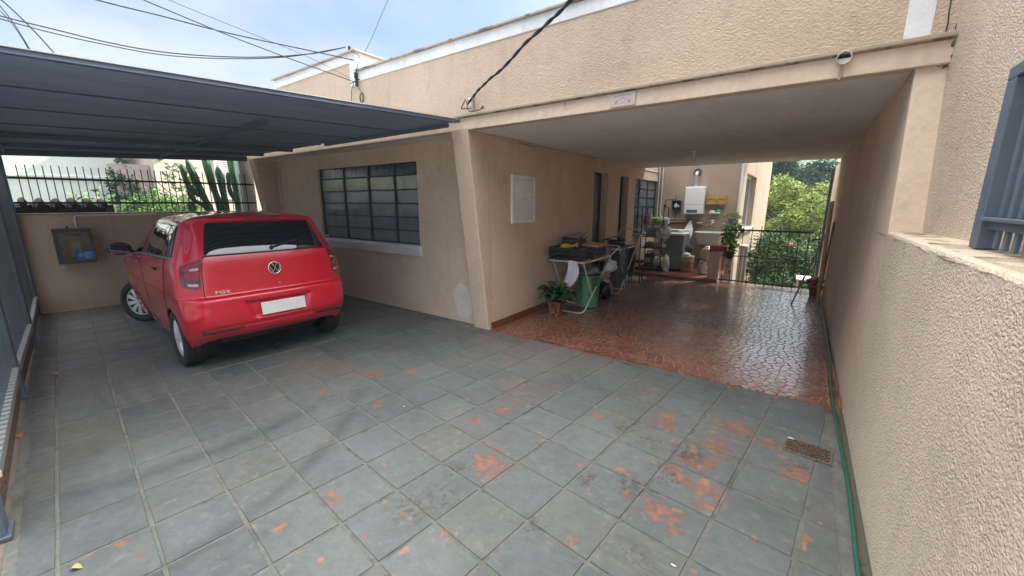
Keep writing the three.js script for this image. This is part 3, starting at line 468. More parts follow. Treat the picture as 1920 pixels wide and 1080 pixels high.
// ---------- blue-grey metal canopy over the parking place ----------
{
  const C = thing('metal_canopy', 'blue-grey ribbed metal carport roof above the red car', 'canopy', [-6, 2.3, -1.8], { world: true });
  const A = V(-3.2, 2.47, -3.46), B = V(-8.78, 2.455, -3.46), A2 = V(-3.67, 2.39, 0.1), B2 = V(-9.1, 2.315, -0.55);
  const at = (s, t, dy = 0) => { const p = A.clone().lerp(B, s).lerp(A2.clone().lerp(B2, s), t); return [p.x, p.y + dy, p.z]; };
  // trapezoid ribbed sheets
  const prof = (w) => { const q = (w * 10) % 1; return q < 0.16 ? 0.026 * sstep(0, 0.05, q) * (1 - sstep(0.11, 0.16, q)) : 0.0025 * Math.sin(q * 40); };
  for (let k = 0; k < 6; k++) {
    const low = k >= 3 ? -0.008 : 0, N = 160, s0 = k / 6, s1 = (k + 1) / 6 + 0.001, t0 = k >= 3 ? 0 : 0.005;
    const mk = (dy) => sheet((u, v) => at(lerp(s0, s1, u), lerp(t0, 1, v), low + dy + prof(u * 1.0)), N, 6);
    const sh = part('roof_sheet', [mk(0)], M.canopy, C);
    part('sheet_top', mk(0.004), M.canopyTop, sh);
    part('seam', bar(at(s0 + 0.0015, t0, low - 0.006), at(s0 + 0.0015, 1, low - 0.006), 0.014, 0.012), M.canopyDark, sh);
  }
  part('edge_trim', [bar(at(-0.004, 0.0, 0.004), at(-0.004, 1, 0.004), 0.012, 0.03)], M.canopyDark, C);
  part('edge_flashing', [bar(at(-0.004, 0.0, 0.022), at(-0.004, 1, 0.022), 0.03, 0.006)], M.canopyTop, C);  // pale strip: light along the roof edge put into its colour
  for (const t of [0.42, 0.97]) part('purlin', bar(at(0.19, t, -0.036), at(1, t, -0.036), 0.03, 0.035), M.canopyDark, C);
  part('purlin', bar(at(0.02, 0.97, -0.052), at(0.19, 0.97, -0.052), 0.05, 0.07), M.canopyDark, C);
  part('rafter', bar(at(0.62, 0.03, -0.045), at(0.62, 0.96, -0.045), 0.05, 0.055), M.canopyDark, C);
  part('rafter', bar(at(0.8, 0.03, -0.045), at(0.8, 0.96, -0.045), 0.03, 0.05), M.canopyDark, C);
  part('end_beam', bar([-8.57, 2.4, -3.46], [-8.89, 2.265, -0.56], 0.06, 0.075), M.canopyDark, C);
  part('wall_beam', bar(at(0.02, 0.012, -0.028), at(0.47, 0.012, -0.028), 0.03, 0.04), M.canopyDark, C);
}
// ---------- low wall and railing at the end of the parking place; local x runs towards the house ----------
const LW = [-8.9, 0, -0.5], LWT = 1.459;
{
  const W = thing('low_boundary_wall', 'low beige plastered wall behind the car under the railing', 'wall', LW, { turn: LWT });
  part('wall_body', bx(-0.3, 3.5, -0.1, 1.435, -0.16, 0, 0.006), M.stucco, W);
  part('wall_cap', bx(-0.3, 3.5, 1.435, 1.452, -0.17, 0.012, 0.005), M.mould, W);
  part('end_pillar', bx(2.86, 3.08, 1.452, 2.6, -0.3, -0.09, 0.01), M.whitePaint, W, 'white pillar at the house end');
  const F = thing('iron_railing', 'black iron railing of pointed bars on the low wall behind the car', 'railing', LW, { turn: LWT });
  const bars = new THREE.BoxGeometry(0.011, 0.66, 0.011); bars.translate(0, 1.79, 0);
  for (let i = 0; i < 35; i++) { const o = part('bar', bars, M.iron, F); o.position.set(0.18 + i * 0.0805, ((i * 7) % 3) * 0.004, -0.06); }
  for (const y of [1.94, 1.6]) part('rail', bx(0.02, 3.05, y - 0.014, y + 0.014, -0.068, -0.052), M.iron, F);
}
{
  const B = thing('meter_box', 'grey meter cabinet with glass door and blue sticker on the low wall', 'meter box', [-8.845, 0.72, -0.86], { turn: LWT });
  const w = 0.4, h = 0.51, d = 0.14;
  part('cabinet', [bx(0, w, 0, 0.045, 0.003, d, 0.006), bx(0, w, h - 0.06, h, 0.003, d, 0.006), bx(0, 0.05, 0.045, h - 0.06, 0.003, d, 0.004), bx(w - 0.04, w, 0.045, h - 0.06, 0.003, d, 0.004), bx(0.05, w - 0.04, 0.045, h - 0.06, 0.003, 0.02)], plain([0.075, 0.09, 0.1], 0.6, { map: again(steelTone, 2) }), B);
  part('backplate', bx(0.052, w - 0.042, 0.047, h - 0.062, 0.021, 0.026), plain([0.33, 0.27, 0.22], 0.8), B);
  const mt = part('meter', [bx(0.15, 0.27, 0.09, 0.34, 0.027, 0.085, 0.012)], plain([0.6, 0.57, 0.5], 0.5), B);
  part('dial', moved(cyl(0.045, 0.045, 0.012, 24), 0.21, 0.26, 0.085, 0, R(90)), plain([0.78, 0.78, 0.74], 0.3), mt);
  part('slot', bx(0.13, 0.29, h - 0.1, h - 0.09, d - 0.006, d - 0.002), M.black, B);
  part('glass', bx(0.05, w - 0.04, 0.045, h - 0.06, d - 0.022, d - 0.018), mat({ color: [0.62, 0.6, 0.57], transmission: 1, thickness: 0, roughness: 0.06 }), B);
  {
    const cv = document.createElement('canvas'); cv.width = 256; cv.height = 192; const c = cv.getContext('2d'); c.fillStyle = '#1f74b4'; c.fillRect(0, 0, 256, 192); c.fillStyle = '#155a92'; c.fillRect(0, 0, 256, 40); c.strokeStyle = '#dfeefa'; c.fillStyle = '#dfeefa'; c.lineWidth = 6; c.beginPath(); c.arc(60, 105, 24, 0, 7); c.stroke(); c.fillRect(56, 92, 8, 26); c.beginPath(); c.arc(60, 24, 8, 0, 7); c.fill();
    for (let k = 0; k < 5; k++) c.fillRect(104, 62 + k * 22, 120 - (k % 3) * 26, 7);
    const t = new THREE.CanvasTexture(cv); t.colorSpace = THREE.SRGBColorSpace; const g = new THREE.PlaneGeometry(0.19, 0.165); g.translate(0.29, 0.125, d + 0.0015); part('sticker', g, mat({ map: t, roughness: 0.5 }), B, 'blue notice sticker');
  }
  part('hinge', [moved(cyl(0.014, 0.014, 0.03, 10), 0.16, h + 0.001, d * 0.6)], M.iron, B);
  solo('conduit_pipe', [bent([[-8.825, 1.23, -1.12], [-8.82, 1.412, -1.12], [-8.505, 1.412, -3.86]], 0.017, 10, 0.05)], M.pvc, 'white plastic conduit rising from the meter cabinet along the wall top', 'conduit');
}
// ---------- street gate: tall posts and corrugated leaves, seen nearly edge on ----------
{
  const G = thing('metal_gate', 'blue-grey metal gate with square posts and upright slats at the left edge', 'gate', [-5.1, 0, -0.2], { world: true });
  const P = [[-8.86, -0.575], [-6.88, -0.36], [-5.13, -0.14], [-2.965, 0.085]], D = [0.994, 0.109], N = [-0.109, 0.994];
  for (const [x, z] of P) { const g = bx(-0.1, 0.02, 0, 2.3, 0, 0.1, 0.006); g.rotateY(-0.109); g.translate(x, 0, z); part('post', g, M.gateBlue, G); const f = bx(-0.13, 0.035, 0.0, 0.022, -0.015, 0.12, 0.004); f.rotateY(-0.109); f.translate(x, 0.001, z); part('post_foot', f, M.gateDark, G); }
  for (let b = 0; b < 3; b++) {
    const a = P[b], c = P[b + 1], L = Math.hypot(c[0] - a[0], c[1] - a[1]), ang = -Math.atan2(c[1] - a[1], c[0] - a[0]), n = Math.floor((L - 0.16) / 0.08);
    const put = (g) => { g.rotateY(ang); g.translate(a[0], 0, a[1]); return g; };
    for (let i = 0; i < n; i++) { const x = 0.045 + i * 0.08; part('slat', put(bx(x, x + 0.034, 0.262, 2.2, 0.03, 0.048, 0.003)), M.gateBlue, G); }
    const r = part('bottom_rail', put(bx(0.025, L - 0.11, 0.2, 0.262, 0.0, 0.075, 0.004)), M.galv, G);
    for (let i = 0; i < 24; i++) { const x = 0.05 + i * (L - 0.2) / 24; part('tooth', put(bx(x, x + (L - 0.2) / 40, 0.262, 0.285, -0.006, 0.028)), M.galv, r); }
    part('kick_plate', put(bx(0.03, L - 0.11, 0.03, 0.195, 0.02, 0.05)), M.rustIron, G);
    part('top_rail', put(bx(0.025, L - 0.11, 2.2, 2.26, 0.0, 0.08, 0.004)), M.gateDark, G);
  }
  part('guide_roller', [moved(cyl(0.02, 0.02, 0.028, 18), -2.935, 0.335, 0.07)], M.pvc, G, 'white roller of the sliding gate'); part('roller_bracket', [moved(cyl(0.022, 0.022, 0.03, 18), -2.935, 0.303, 0.07)], M.rust, G);
  struct('kerb_strip', [moved(bx(-9.0, -0.4, -0.05, -0.0015, 0, 0.3), 0, 0, 0.42 - 0.0, -0.109)], plain([0.15, 0.12, 0.10], 0.9, { map: again(mouldTone, 0.6) }));
}
{
  // grille standing on the ledge of the right wall
  const G = thing('metal_grille', 'blue-grey metal grille standing on the ledge of the right wall', 'grille', [0.56, 1.43, -1.7], { world: true });
  const x = 0.572;
  part('post', bx(x - 0.025, x + 0.03, 1.43, 2.03, -2.33, -2.25, 0.004), M.gateBlue, G);
  part('top_rail', bx(x - 0.025, x + 0.03, 2.03, 2.075, -2.33, 0.4, 0.004), M.gateBlue, G);
  part('middle_rail', bx(x - 0.03, x + 0.03, 1.535, 1.548, -2.25, 0.4, 0.003), M.gateBlue, G);
  part('bottom_rail', bx(x - 0.01, x + 0.025, 1.505, 1.533, -2.25, 0.4, 0.003), M.gateDark, G);
  for (let i = 0; i < 16; i++) { const z = -2.19 + i * 0.082; part('bar', bx(x - 0.004, x + 0.014, 1.549, 2.03, z, z + 0.034, 0.003), M.gateBlue, G); part('bar_foot', bx(x, x + 0.012, 1.438, 1.504, z, z + 0.03, 0.003), M.gateBlue, G); }
}
// ---------- the car: a body surface through a net of control points (x forward from the rear axle, y up, z right) ----------
{
  const car = thing('parked_car', 'glossy red five-door hatchback parked nose-in under the canopy', 'car', [-4.84, 0, -1.9]);
  car.rotation.y = Math.PI - R(4.0);   // nose towards the far end of the parking place
  const S = new THREE.Group(); S.name = 'car_shell';
  const K = 0.958;
  const paintRed = mat({ color: [0.62, 0.005, 0.028], roughness: 0.3, metalness: 0.0, clearcoat: 1, clearcoatRoughness: 0.035 });
  const glass = mat({ color: [0.006, 0.007, 0.009], roughness: 0.04, clearcoat: 1, clearcoatRoughness: 0.02 });
  const seamM = plain([0.012, 0.004, 0.005], 0.8), trim = plain([0.014, 0.014, 0.015], 0.5), lensRed = mat({ color: [0.33, 0.006, 0.014], roughness: 0.12, clearcoat: 1, clearcoatRoughness: 0.03 }), lensDark = mat({ color: [0.11, 0.006, 0.012], roughness: 0.12, clearcoat: 1 }), lensWhite = mat({ color: [0.55, 0.42, 0.42], roughness: 0.15, clearcoat: 1 });
  // columns: 0 rear centre .. 4 rear quarter .. 7 A-pillar base .. 11 front centre; rows: 0 sill .. 5 shoulder, 6 glass foot, 7 glass head, 10 roof crown
  const rearX = [-0.50, -0.575, -0.625, -0.615, -0.575, -0.555, -0.52, -0.345, -0.31, -0.12, 0.0];
  const frontX = [3.08, 3.15, 3.18, 3.14, 3.06, 2.72, 1.98, 1.24, 1.06, 0.85, 0.8];
  const ySide = [0.215, 0.36, 0.53, 0.735, 0.80, 0.99, 1.10, 1.43, 1.505, 1.558, 1.572];
  const yRear = [0.33, 0.40, 0.55, 0.745, 0.80, 1.00, 1.16, 1.475, 1.532, 1.566, 1.576];
  const yFront = [0.22, 0.36, 0.52, 0.68, 0.76, 0.86, 0.985, 1.40, 1.465, 1.53, 1.545];
  const wSide = [0.75, 0.79, 0.808, 0.818, 0.825, 0.815, 0.782, 0.66, 0.58, 0.36, 0];
  const wRear = [0.72, 0.775, 0.79, 0.785, 0.775, 0.755, 0.715, 0.625, 0.572, 0.36, 0];
  const sx = [null, null, null, null, -0.24, 0.5, 1.12, 1.95, 2.46, null, null, null];
  const tall = [null, null, null, null, 0.006, 0.002, 0, -0.03, null];
  const net = [];
  for (let r = 0; r < 11; r++) {
    const row = [], rx = rearX[r], fx = frontX[r], w = wSide[r], wr = wRear[r];
    row.push([rx, yRear[r], 0], [rx + 0.008, yRear[r], wr * 0.42], [rx + 0.042, yRear[r] - 0.004, wr * 0.80], [rx + 0.17, lerp(yRear[r], ySide[r], 0.6), wr * 0.985]);
    const slantF = r >= 6 ? fx : null;
    for (let c = 4; c <= 8; c++) {
      let x = sx[c]; if (r >= 6) { const e = [-0.12, 0.42, 0.98][c - 4]; const x7 = [-0.05, 0.4, 0.86, 1.12, fx + 0.02], x6 = [-0.16, 0.48, 1.1, 1.93, 2.08], x8 = [0.0, 0.4, 0.75, 0.98, fx]; x = r === 6 ? x6[c - 4] : r === 7 ? x7[c - 4] : x8[c - 4]; if (r >= 9) x = lerp(rx + 0.2, fx - 0.1, (c - 3.4) / 5.2); }
      const f = (c - 4) / 4; let y = ySide[r], ww = w * (c === 4 ? 0.992 : 1);
      if (r === 6) y = [1.145, 1.12, 1.095, 1.03, 0.99][c - 4]; if (r === 5 && c >= 7) { y = c === 7 ? 0.965 : 0.93; } if (r === 7) y = [1.435, 1.445, 1.442, 1.40, 1.385][c - 4];
      if (r >= 6 && c === 7) ww *= r === 6 ? 0.975 : 0.97; if (c === 8) { ww *= r >= 7 ? 0.93 : r === 6 ? 0.9 : 0.99; if (r >= 8) y = yFront[r]; }
      row.push([x, y, ww]);
    }
    row.push([r < 5 ? fx - 0.26 : r === 5 ? 2.72 : fx + 0.05, r < 5 ? yFront[r] : r === 5 ? 0.885 : yFront[r], w * (r >= 7 ? 0.78 : r === 6 ? 0.76 : r === 5 ? 0.86 : 0.9)], [r === 5 ? fx + 0.1 : fx - 0.05 + (r >= 6 ? 0.1 : 0), yFront[r], w * 0.5], [r === 5 ? fx + 0.13 : fx + (r >= 6 ? 0.07 : 0), yFront[r] + (r === 5 ? 0.01 : 0), 0]);
    net.push(row);
  }
  const cr = (a, b, c, d, t) => 0.5 * (2 * b + (c - a) * t + (2 * a - 5 * b + 4 * c - d) * t * t + (3 * b - a - 3 * c + d) * t * t * t);
  const rowAt = (r, u) => { // point on row r at column parameter u in [0, 11]; mirrored past both ends
    const i = Math.min(10, Math.floor(u)), t = u - i, g = (k) => { if (k < 0) { const p = net[r][-k]; return [p[0], p[1], -p[2]]; } if (k > 11) { const p = net[r][22 - k]; return [p[0], p[1], -p[2]]; } return net[r][k]; };
    const a = g(i - 1), b = g(i), c = g(i + 1), d = g(i + 2); return [0, 1, 2].map((q) => cr(a[q], b[q], c[q], d[q], t));
  };
  function P(s, v) { // s in [-22, 22] round the body from the rear centre, right side positive
    let sg = 1; if (s < 0) { s = -s; sg = -1; } if (s > 11) { s = 22 - s; sg = -sg; }
    v = clamp(v, 0, 10); const j = Math.min(9, Math.floor(v)), t = v - j;
    const A = (k) => { if (k < 0) { const p = rowAt(0, s), q = rowAt(1, s); return p.map((x, i) => 2 * x - q[i]); } if (k > 10) { const p = rowAt(9, s); return [p[0], p[1], -p[2]]; } return rowAt(k, s); };
    const a = A(j - 1), b = A(j), c = A(j + 1), d = A(j + 2); const o = [0, 1, 2].map((q) => cr(a[q], b[q], c[q], d[q], t));
    if (s < 3.4) { // number plate recess and the groove low on the bumper
      const e = sstep(0.98, 0.80, s * (1 + 0.3 * (2.4 - v))) * sstep(1.72, 1.86, v) * sstep(2.75, 2.6, v); o[0] += 0.034 * e;
      const lip = Math.exp(-Math.pow((v - 1.42) / 0.1, 2)) * sstep(2.6, 2.3, s); o[0] += 0.010 * lip;
      const sh = Math.exp(-Math.pow((v - 2.93) / 0.22, 2)) * sstep(3.4, 2.4, s); o[0] -= 0.012 * sh;
      const gr = Math.exp(-Math.pow((v - 3.45) / 0.09, 2)) * sstep(3.3, 2.2, s); o[0] += 0.012 * gr;
    }
    return V(o[0] * K, o[1] * K, o[2] * K * sg * 1.005);
  }
  const Nrm = (s, v) => { const e = 0.02, a = P(s + e, v).sub(P(s - e, v)), b = P(s, Math.min(v + e, 9.98)).sub(P(s, Math.max(v - e, 0.02))); return b.cross(a).normalize().negate(); };
  const nOut = (() => { const n = Nrm(5, 4); return n.z > 0 ? 1 : -1; })();
  const off = (s, v, d) => P(s, v).addScaledVector(Nrm(s, v), nOut * d);
  // body shell, cut round the wheels
  const wheelX = [0, 2.465 * K], wheelY = 0.285 * K, wheelR = 0.335 * K;
  {
    const us = []; for (let s = -11; s < 11; s += Math.abs(s) < 3.4 ? 0.045 : 0.09) us.push(s); us.push(11);
    const vs = []; for (let v = 0; v < 9.999; v += v < 5 ? 0.07 : 0.12) vs.push(v); vs.push(10);
    const pos = [], idx = [];
    for (const v of vs) for (const s of us) { const p = P(s, v); pos.push(p.x, p.y, p.z); }
    const n = us.length, hit = (k) => { const x = pos[k * 3], y = pos[k * 3 + 1], z = pos[k * 3 + 2]; if (Math.abs(z) < 0.5) return -1; for (let w = 0; w < 2; w++) if (Math.hypot(x - wheelX[w], y - wheelY) < wheelR) return w; return -1; };
    const inside = []; for (let k = 0; k < pos.length / 3; k++) inside.push(hit(k));
    for (let j = 0; j + 1 < vs.length; j++) for (let i = 0; i + 1 < n; i++) { const a = j * n + i, b = a + n, q = [a, a + 1, b, b + 1], m = q.filter((k) => inside[k] >= 0).length; if (m === 4) continue; idx.push(a, b, a + 1, b, b + 1, a + 1); }
    // snap: vertices inside an arch that still carry faces move out to its rim
    const seen = new Set(idx); for (const k of seen) if (inside[k] >= 0) { const w = inside[k], dx = pos[k * 3] - wheelX[w], dy = pos[k * 3 + 1] - wheelY, d = Math.hypot(dx, dy) || 1; pos[k * 3] = wheelX[w] + dx / d * wheelR; pos[k * 3 + 1] = wheelY + dy / d * wheelR; }
    let g = new THREE.BufferGeometry(); g.setAttribute('position', new THREE.Float32BufferAttribute(pos, 3)); g.setIndex(idx); g = mergeVertices(g, 1e-4); g.computeVertexNormals();
    if (nOut < 0) { /* faces are drawn from both sides */ }
    const body = part('body', clean(g), paintRed, car);
    body.material.side = THREE.DoubleSide;
  }
  // a panel lying on the body: rounded quad in (s, v); corners given as lower rear, lower front, upper front, upper rear
  function patchGeo(q, d, { rad = 0.06, nu = 16, nv = 12, skirt = 0.006, bow = 0 } = {}) {
    const f = (u, w) => { let U = u * 2 - 1, Wv = w * 2 - 1; const r = rad; // squeeze the corners of the unit square
      const cu = Math.max(0, (Math.abs(U) - (1 - r)) / r), cw = Math.max(0, (Math.abs(Wv) - (1 - r)) / r); if (cu > 0 && cw > 0) { const L = Math.hypot(cu, cw), M2 = Math.max(cu, cw), k = M2 / L; U = Math.sign(U) * (1 - r + r * cu * k); Wv = Math.sign(Wv) * (1 - r + r * cw * k); }
      u = (U + 1) / 2; w = (Wv + 1) / 2; const a = lerp(q[0][0], q[1][0], u), b = lerp(q[3][0], q[2][0], u), c = lerp(q[0][1], q[1][1], u), e = lerp(q[3][1], q[2][1], u); return [lerp(a, b, w), lerp(c, e, w) + bow * Math.sin(Math.PI * u) * w]; };
    const edges = (n) => { const L = []; const r = rad * 0.5; for (let i = 0; i <= 4; i++) L.push(r * i / 4); for (let i = 1; i < n; i++) L.push(lerp(r, 1 - r, i / n)); for (let i = 0; i <= 4; i++) L.push(1 - r + r * i / 4); return L; };
    const U = edges(nu), W = edges(nv), pos = [], idx = [], nu1 = U.length, nv1 = W.length;
    for (const w of W) for (const u of U) { const [s, v] = f(u, w); const p = off(s, v, d); pos.push(p.x, p.y, p.z); }
    for (let j = 0; j + 1 < nv1; j++) for (let i = 0; i + 1 < nu1; i++) { const a = j * nu1 + i, b = a + nu1; idx.push(a, a + 1, b, b, a + 1, b + 1); }
    const ring = []; for (let i = 0; i < nu1; i++) ring.push(i); for (let j = 1; j < nv1; j++) ring.push(j * nu1 + nu1 - 1); for (let i = nu1 - 2; i >= 0; i--) ring.push((nv1 - 1) * nu1 + i); for (let j = nv1 - 2; j > 0; j--) ring.push(j * nu1);
    const rs = ring.map((k) => [U[k % nu1], W[Math.floor(k / nu1)]]);
    let g = new THREE.BufferGeometry(); g.setAttribute('position', new THREE.Float32BufferAttribute(pos, 3)); g.setIndex(idx); g.computeVertexNormals(); g = clean(g);
    const sp = []; const T = ring.map((k) => V(pos[k * 3], pos[k * 3 + 1], pos[k * 3 + 2])), Bt = rs.map(([u, w]) => { const [s, v] = f(u, w); return off(s, v, d - skirt); });
    for (let i = 0; i < ring.length; i++) { const j = (i + 1) % ring.length; for (const p of [T[i], Bt[i], T[j], T[j], Bt[i], Bt[j]]) sp.push(p.x, p.y, p.z); }
    const sg = new THREE.BufferGeometry(); sg.setAttribute('position', new THREE.Float32BufferAttribute(sp, 3)); sg.computeVertexNormals();
    return merge([g, sg]);
  }
  const grow = (q, a, b) => [[q[0][0] - a, q[0][1] - b], [q[1][0] + a, q[1][1] - b], [q[2][0] + a, q[2][1] + b], [q[3][0] - a, q[3][1] + b]];
  const mir = (q, sd) => sd > 0 ? q : [q[1], q[0], q[3], q[2]].map(([s, v]) => [-s, v]);
  const two = (m) => { m.side = THREE.DoubleSide; return m; }; [glass, seamM, trim, lensRed, lensDark, lensWhite].forEach(two);
  // tailgate
  const tg = [[-2.0, 3.62], [2.0, 3.62], [2.06, 6.0], [-2.06, 6.0]];
  part('seam', patchGeo(grow(tg, 0.035, 0.07), 0.0008, { rad: 0.08, nu: 40, nv: 24, skirt: 0.0006 }), seamM, car);
  const gate = part('tailgate', patchGeo(tg, 0.003, { rad: 0.07, nu: 44, nv: 26 }), paintRed, car);
  const rg = [[-2.03, 6.06], [2.03, 6.06], [1.93, 7.0], [-1.93, 7.0]];
  const rearGlass = part('rear_window', patchGeo(rg, 0.0045, { rad: 0.09, nu: 40, nv: 14 }), glass, car, 'black tinted rear window');
  // roof spoiler with the third brake light
  part('spoiler', (() => { const L = sheet((u, w) => { const s = lerp(-1.86, 1.86, u), e = 1 - Math.pow(Math.abs(u * 2 - 1), 6); if (w < 0.5) { const p = off(s, lerp(8.4, 7.15, w * 2), 0.004 + 0.02 * e * w * 2); p.x -= 0.028 * e * w * 2; return p.toArray(); } const t = (w - 0.5) * 2, p = off(s, lerp(7.15, 7.02, t), lerp(0.024, 0.004, t)); p.x -= lerp(0.028 * e, 0, t * t); p.y -= 0.008 * t * (1 - t); return p.toArray(); }, 40, 12); return L; })(), two(paintRed), gate);
  part('brake_light', (() => { const a = off(0, 7.1, 0.03), g = new RoundedBoxGeometry(0.012, 0.018, 0.34, 2, 0.005); g.translate(a.x - 0.02, a.y + 0.012, 0); return g; })(), lensDark, gate);
  // lamps
  for (const sd of [-1, 1]) {
    const q = [[2.13, 4.35], [3.06, 4.45], [3.22, 5.72], [2.12, 5.98]];
    const lamp = part('tail_light', patchGeo(mir(q, sd), 0.006, { rad: 0.22, nu: 22, nv: 18 }), lensDark, car, sd < 0 ? 'left rear lamp cluster' : 'right rear lamp cluster');
    part('lens', patchGeo(mir([[2.16, 4.78], [2.85, 4.85], [2.8, 5.2], [2.16, 5.2]], sd), 0.0085, { rad: 0.3, nu: 12, nv: 8 }), lensRed, lamp); part('lens', patchGeo(mir([[2.2, 5.24], [2.92, 5.24], [3.06, 5.64], [2.2, 5.86]], sd), 0.0085, { rad: 0.3, nu: 12, nv: 8 }), lensRed, lamp);
    part('reversing_lens', patchGeo(mir([[2.18, 5.28], [2.6, 5.28], [2.55, 5.45], [2.18, 5.48]], sd), 0.010, { rad: 0.35, nu: 10, nv: 6 }), lensWhite, lamp);
    part('indicator_lens', patchGeo(mir([[2.2, 4.48], [2.65, 4.5], [2.66, 4.6], [2.2, 4.6]], sd), 0.010, { rad: 0.35, nu: 10, nv: 6 }), lensWhite, lamp);
    part('reflector', patchGeo(mir([[1.12, 1.18], [2.32, 1.10], [2.38, 1.42], [1.02, 1.36]], sd), 0.005, { rad: 0.2, nu: 16, nv: 6 }), lensDark, car);
    part('bumper_seam', patchGeo(mir([[2.05, 3.52], [4.1, 3.2], [4.1, 3.25], [2.05, 3.57]], sd), 0.0012, { rad: 0.02, nu: 30, nv: 2, skirt: 0.001 }), seamM, car);
    // doors and side glass
    const rd = [[4.72, 0.5], [5.97, 0.42], [5.97, 5.93], [4.3, 5.93]], fd = [[6.03, 0.42], [7.05, 0.5], [7.18, 5.9], [6.03, 5.93]];
    for (const [dq, label] of [[rd, 'rear door'], [fd, 'front door']]) {
      part('seam', patchGeo(mir(grow(dq, 0.022, 0.05), sd), 0.0008, { rad: 0.06, nu: 20, nv: 24, skirt: 0.0006 }), seamM, car);
      const dr = part('door', patchGeo(mir(dq, sd), 0.0028, { rad: 0.05, nu: 22, nv: 30 }), paintRed, car, label);
      const hs = dq === rd ? 4.78 : 6.25, hp = off(sd * hs, 5.08, 0.022), g = new RoundedBoxGeometry(0.15, 0.022, 0.02, 3, 0.009); g.translate(hp.x, hp.y, hp.z);
      part('handle', g, dq === rd ? trim : M.chrome, dr); const h2 = off(sd * hs, 5.02, 0.004), c2 = new THREE.SphereGeometry(0.05, 16, 10); c2.scale(1, 0.55, 0.08); c2.translate(h2.x, h2.y, h2.z); part('recess_shade', c2, plain([0.2, 0.004, 0.01], 0.4), dr);  // darker red lens: shade of the grip hollow put into the colour
    }
    const panes = [[[[4.5, 6.07], [5.72, 6.07], [5.74, 7.0], [4.46, 7.02]], 'tinted rear door window'], [[[3.86, 6.1], [4.42, 6.08], [4.38, 7.01], [3.94, 7.0]], 'small fixed quarter window'], [[[6.22, 6.07], [7.32, 6.06], [6.8, 6.96], [6.18, 6.99]], 'tinted front door window']];
    for (const [q, label] of panes) { part('window_rubber', patchGeo(mir(grow(q, 0.035, 0.045), sd), 0.0034, { rad: 0.1, nu: 20, nv: 12, skirt: 0.003 }), trim, car); part('side_window', patchGeo(mir(q, sd), 0.0052, { rad: 0.09, nu: 20, nv: 12 }), glass, car, label); }
    part('waist_trim', patchGeo(mir([[3.8, 5.95], [7.38, 5.95], [7.38, 6.03], [3.8, 6.03]], sd), 0.0075, { rad: 0.1, nu: 40, nv: 2 }), plain([0.3, 0.3, 0.31], 0.3, { side: THREE.DoubleSide, metalness: 0.6 }), car);
    // mirror
    const mp = off(sd * 7.12, 6.05, 0.0), m = blob(0.105, 4, 0.05, 3, [0.62, 0.78, 1.15]); m.translate(mp.x + 0.02, mp.y + 0.055, mp.z + sd * 0.135); const mm = part('wing_mirror', m, trim, car); const mgl = new RoundedBoxGeometry(0.004, 0.115, 0.17, 2, 0.002); mgl.rotateY(-sd * 0.28); mgl.translate(mp.x - 0.049, mp.y + 0.055, mp.z + sd * 0.137); part('mirror_glass', mgl, mat({ color: [0.6, 0.65, 0.72], metalness: 1, roughness: 0.03 }), mm); part('mirror_arm', rod([mp.x + 0.02, mp.y + 0.01, mp.z], [mp.x + 0.02, mp.y + 0.035, mp.z + sd * 0.09], 0.022), trim, mm);
    // front lamps
    part('headlight', patchGeo(mir([[8.9, 3.9], [10.0, 3.9], [9.9, 4.8], [8.8, 4.9]], sd), 0.005, { rad: 0.25, nu: 14, nv: 10 }), lensWhite, car);
  }
  part('windscreen', patchGeo([[8.45, 6.1], [13.55, 6.1], [13.4, 6.95], [8.6, 6.95]], 0.0045, { rad: 0.06, nu: 40, nv: 12 }), glass, car);
  part('front_grille', patchGeo([[10.1, 3.3], [11.9, 3.3], [11.9, 4.3], [10.1, 4.3]], 0.005, { rad: 0.1, nu: 20, nv: 8 }), trim, car);
  // bumper bottom, floor and wheel wells
  part('underbody', [bx(-0.3, 3.0, 0.2, 0.5, -0.5, 0.5, 0.05), bx(0.36, 2.0, 0.2, 0.3, -0.7, 0.7, 0.03), bx(-0.46, -0.36, 0.34, 0.55, -0.6, 0.6, 0.03)], M.black, car);
  for (const wx of wheelX) for (const sd of [-1, 1]) part('wheel_well', (() => { const pts = []; for (let i = 0; i <= 24; i++) { const q = i / 24 * Math.PI; pts.push([wx + Math.cos(q) * 0.322, wheelY + 0.05 + Math.sin(q) * 0.285]); } const g = extr(pts, 0.2); g.translate(0, 0, sd > 0 ? 0.46 : -0.66); return g; })(), M.black, car);
  for (const wx of wheelX) for (const sd of [-1, 1]) part('arch_lip', (() => { const pts = []; for (let i = 0; i <= 28; i++) { const a = wx ? lerp(0.2, Math.PI + 0.12, i / 28) : lerp(-0.12, Math.PI - 0.22, i / 28), x = wx + Math.cos(a) * wheelR, y = wheelY + Math.sin(a) * wheelR; // depth of the body side at that place
      let best = 9, z = 0.78, bs = 0, bv = 0; const tryAt = (ss, vv) => { const p = P(ss, Math.max(vv, 0)), d = Math.hypot(p.x - x, p.y - y); if (d < best) { best = d; z = p.z; bs = ss; bv = Math.max(vv, 0); } }; for (let v = 0; v < 4.6; v += 0.15) for (let q = (wx ? 7.0 : 3.0); q < (wx ? 9.4 : 5.2); q += 0.15) tryAt(q, v); for (let st = 0.08; st > 0.002; st *= 0.55) { const s0 = bs, v0 = bv; for (const a1 of [-1, 0, 1]) for (const b1 of [-1, 0, 1]) tryAt(s0 + a1 * st, v0 + b1 * st); } pts.push([x, y, sd * (z - 0.006)]); } return tube(pts, 0.008, 8, 60); })(), paintRed, car);
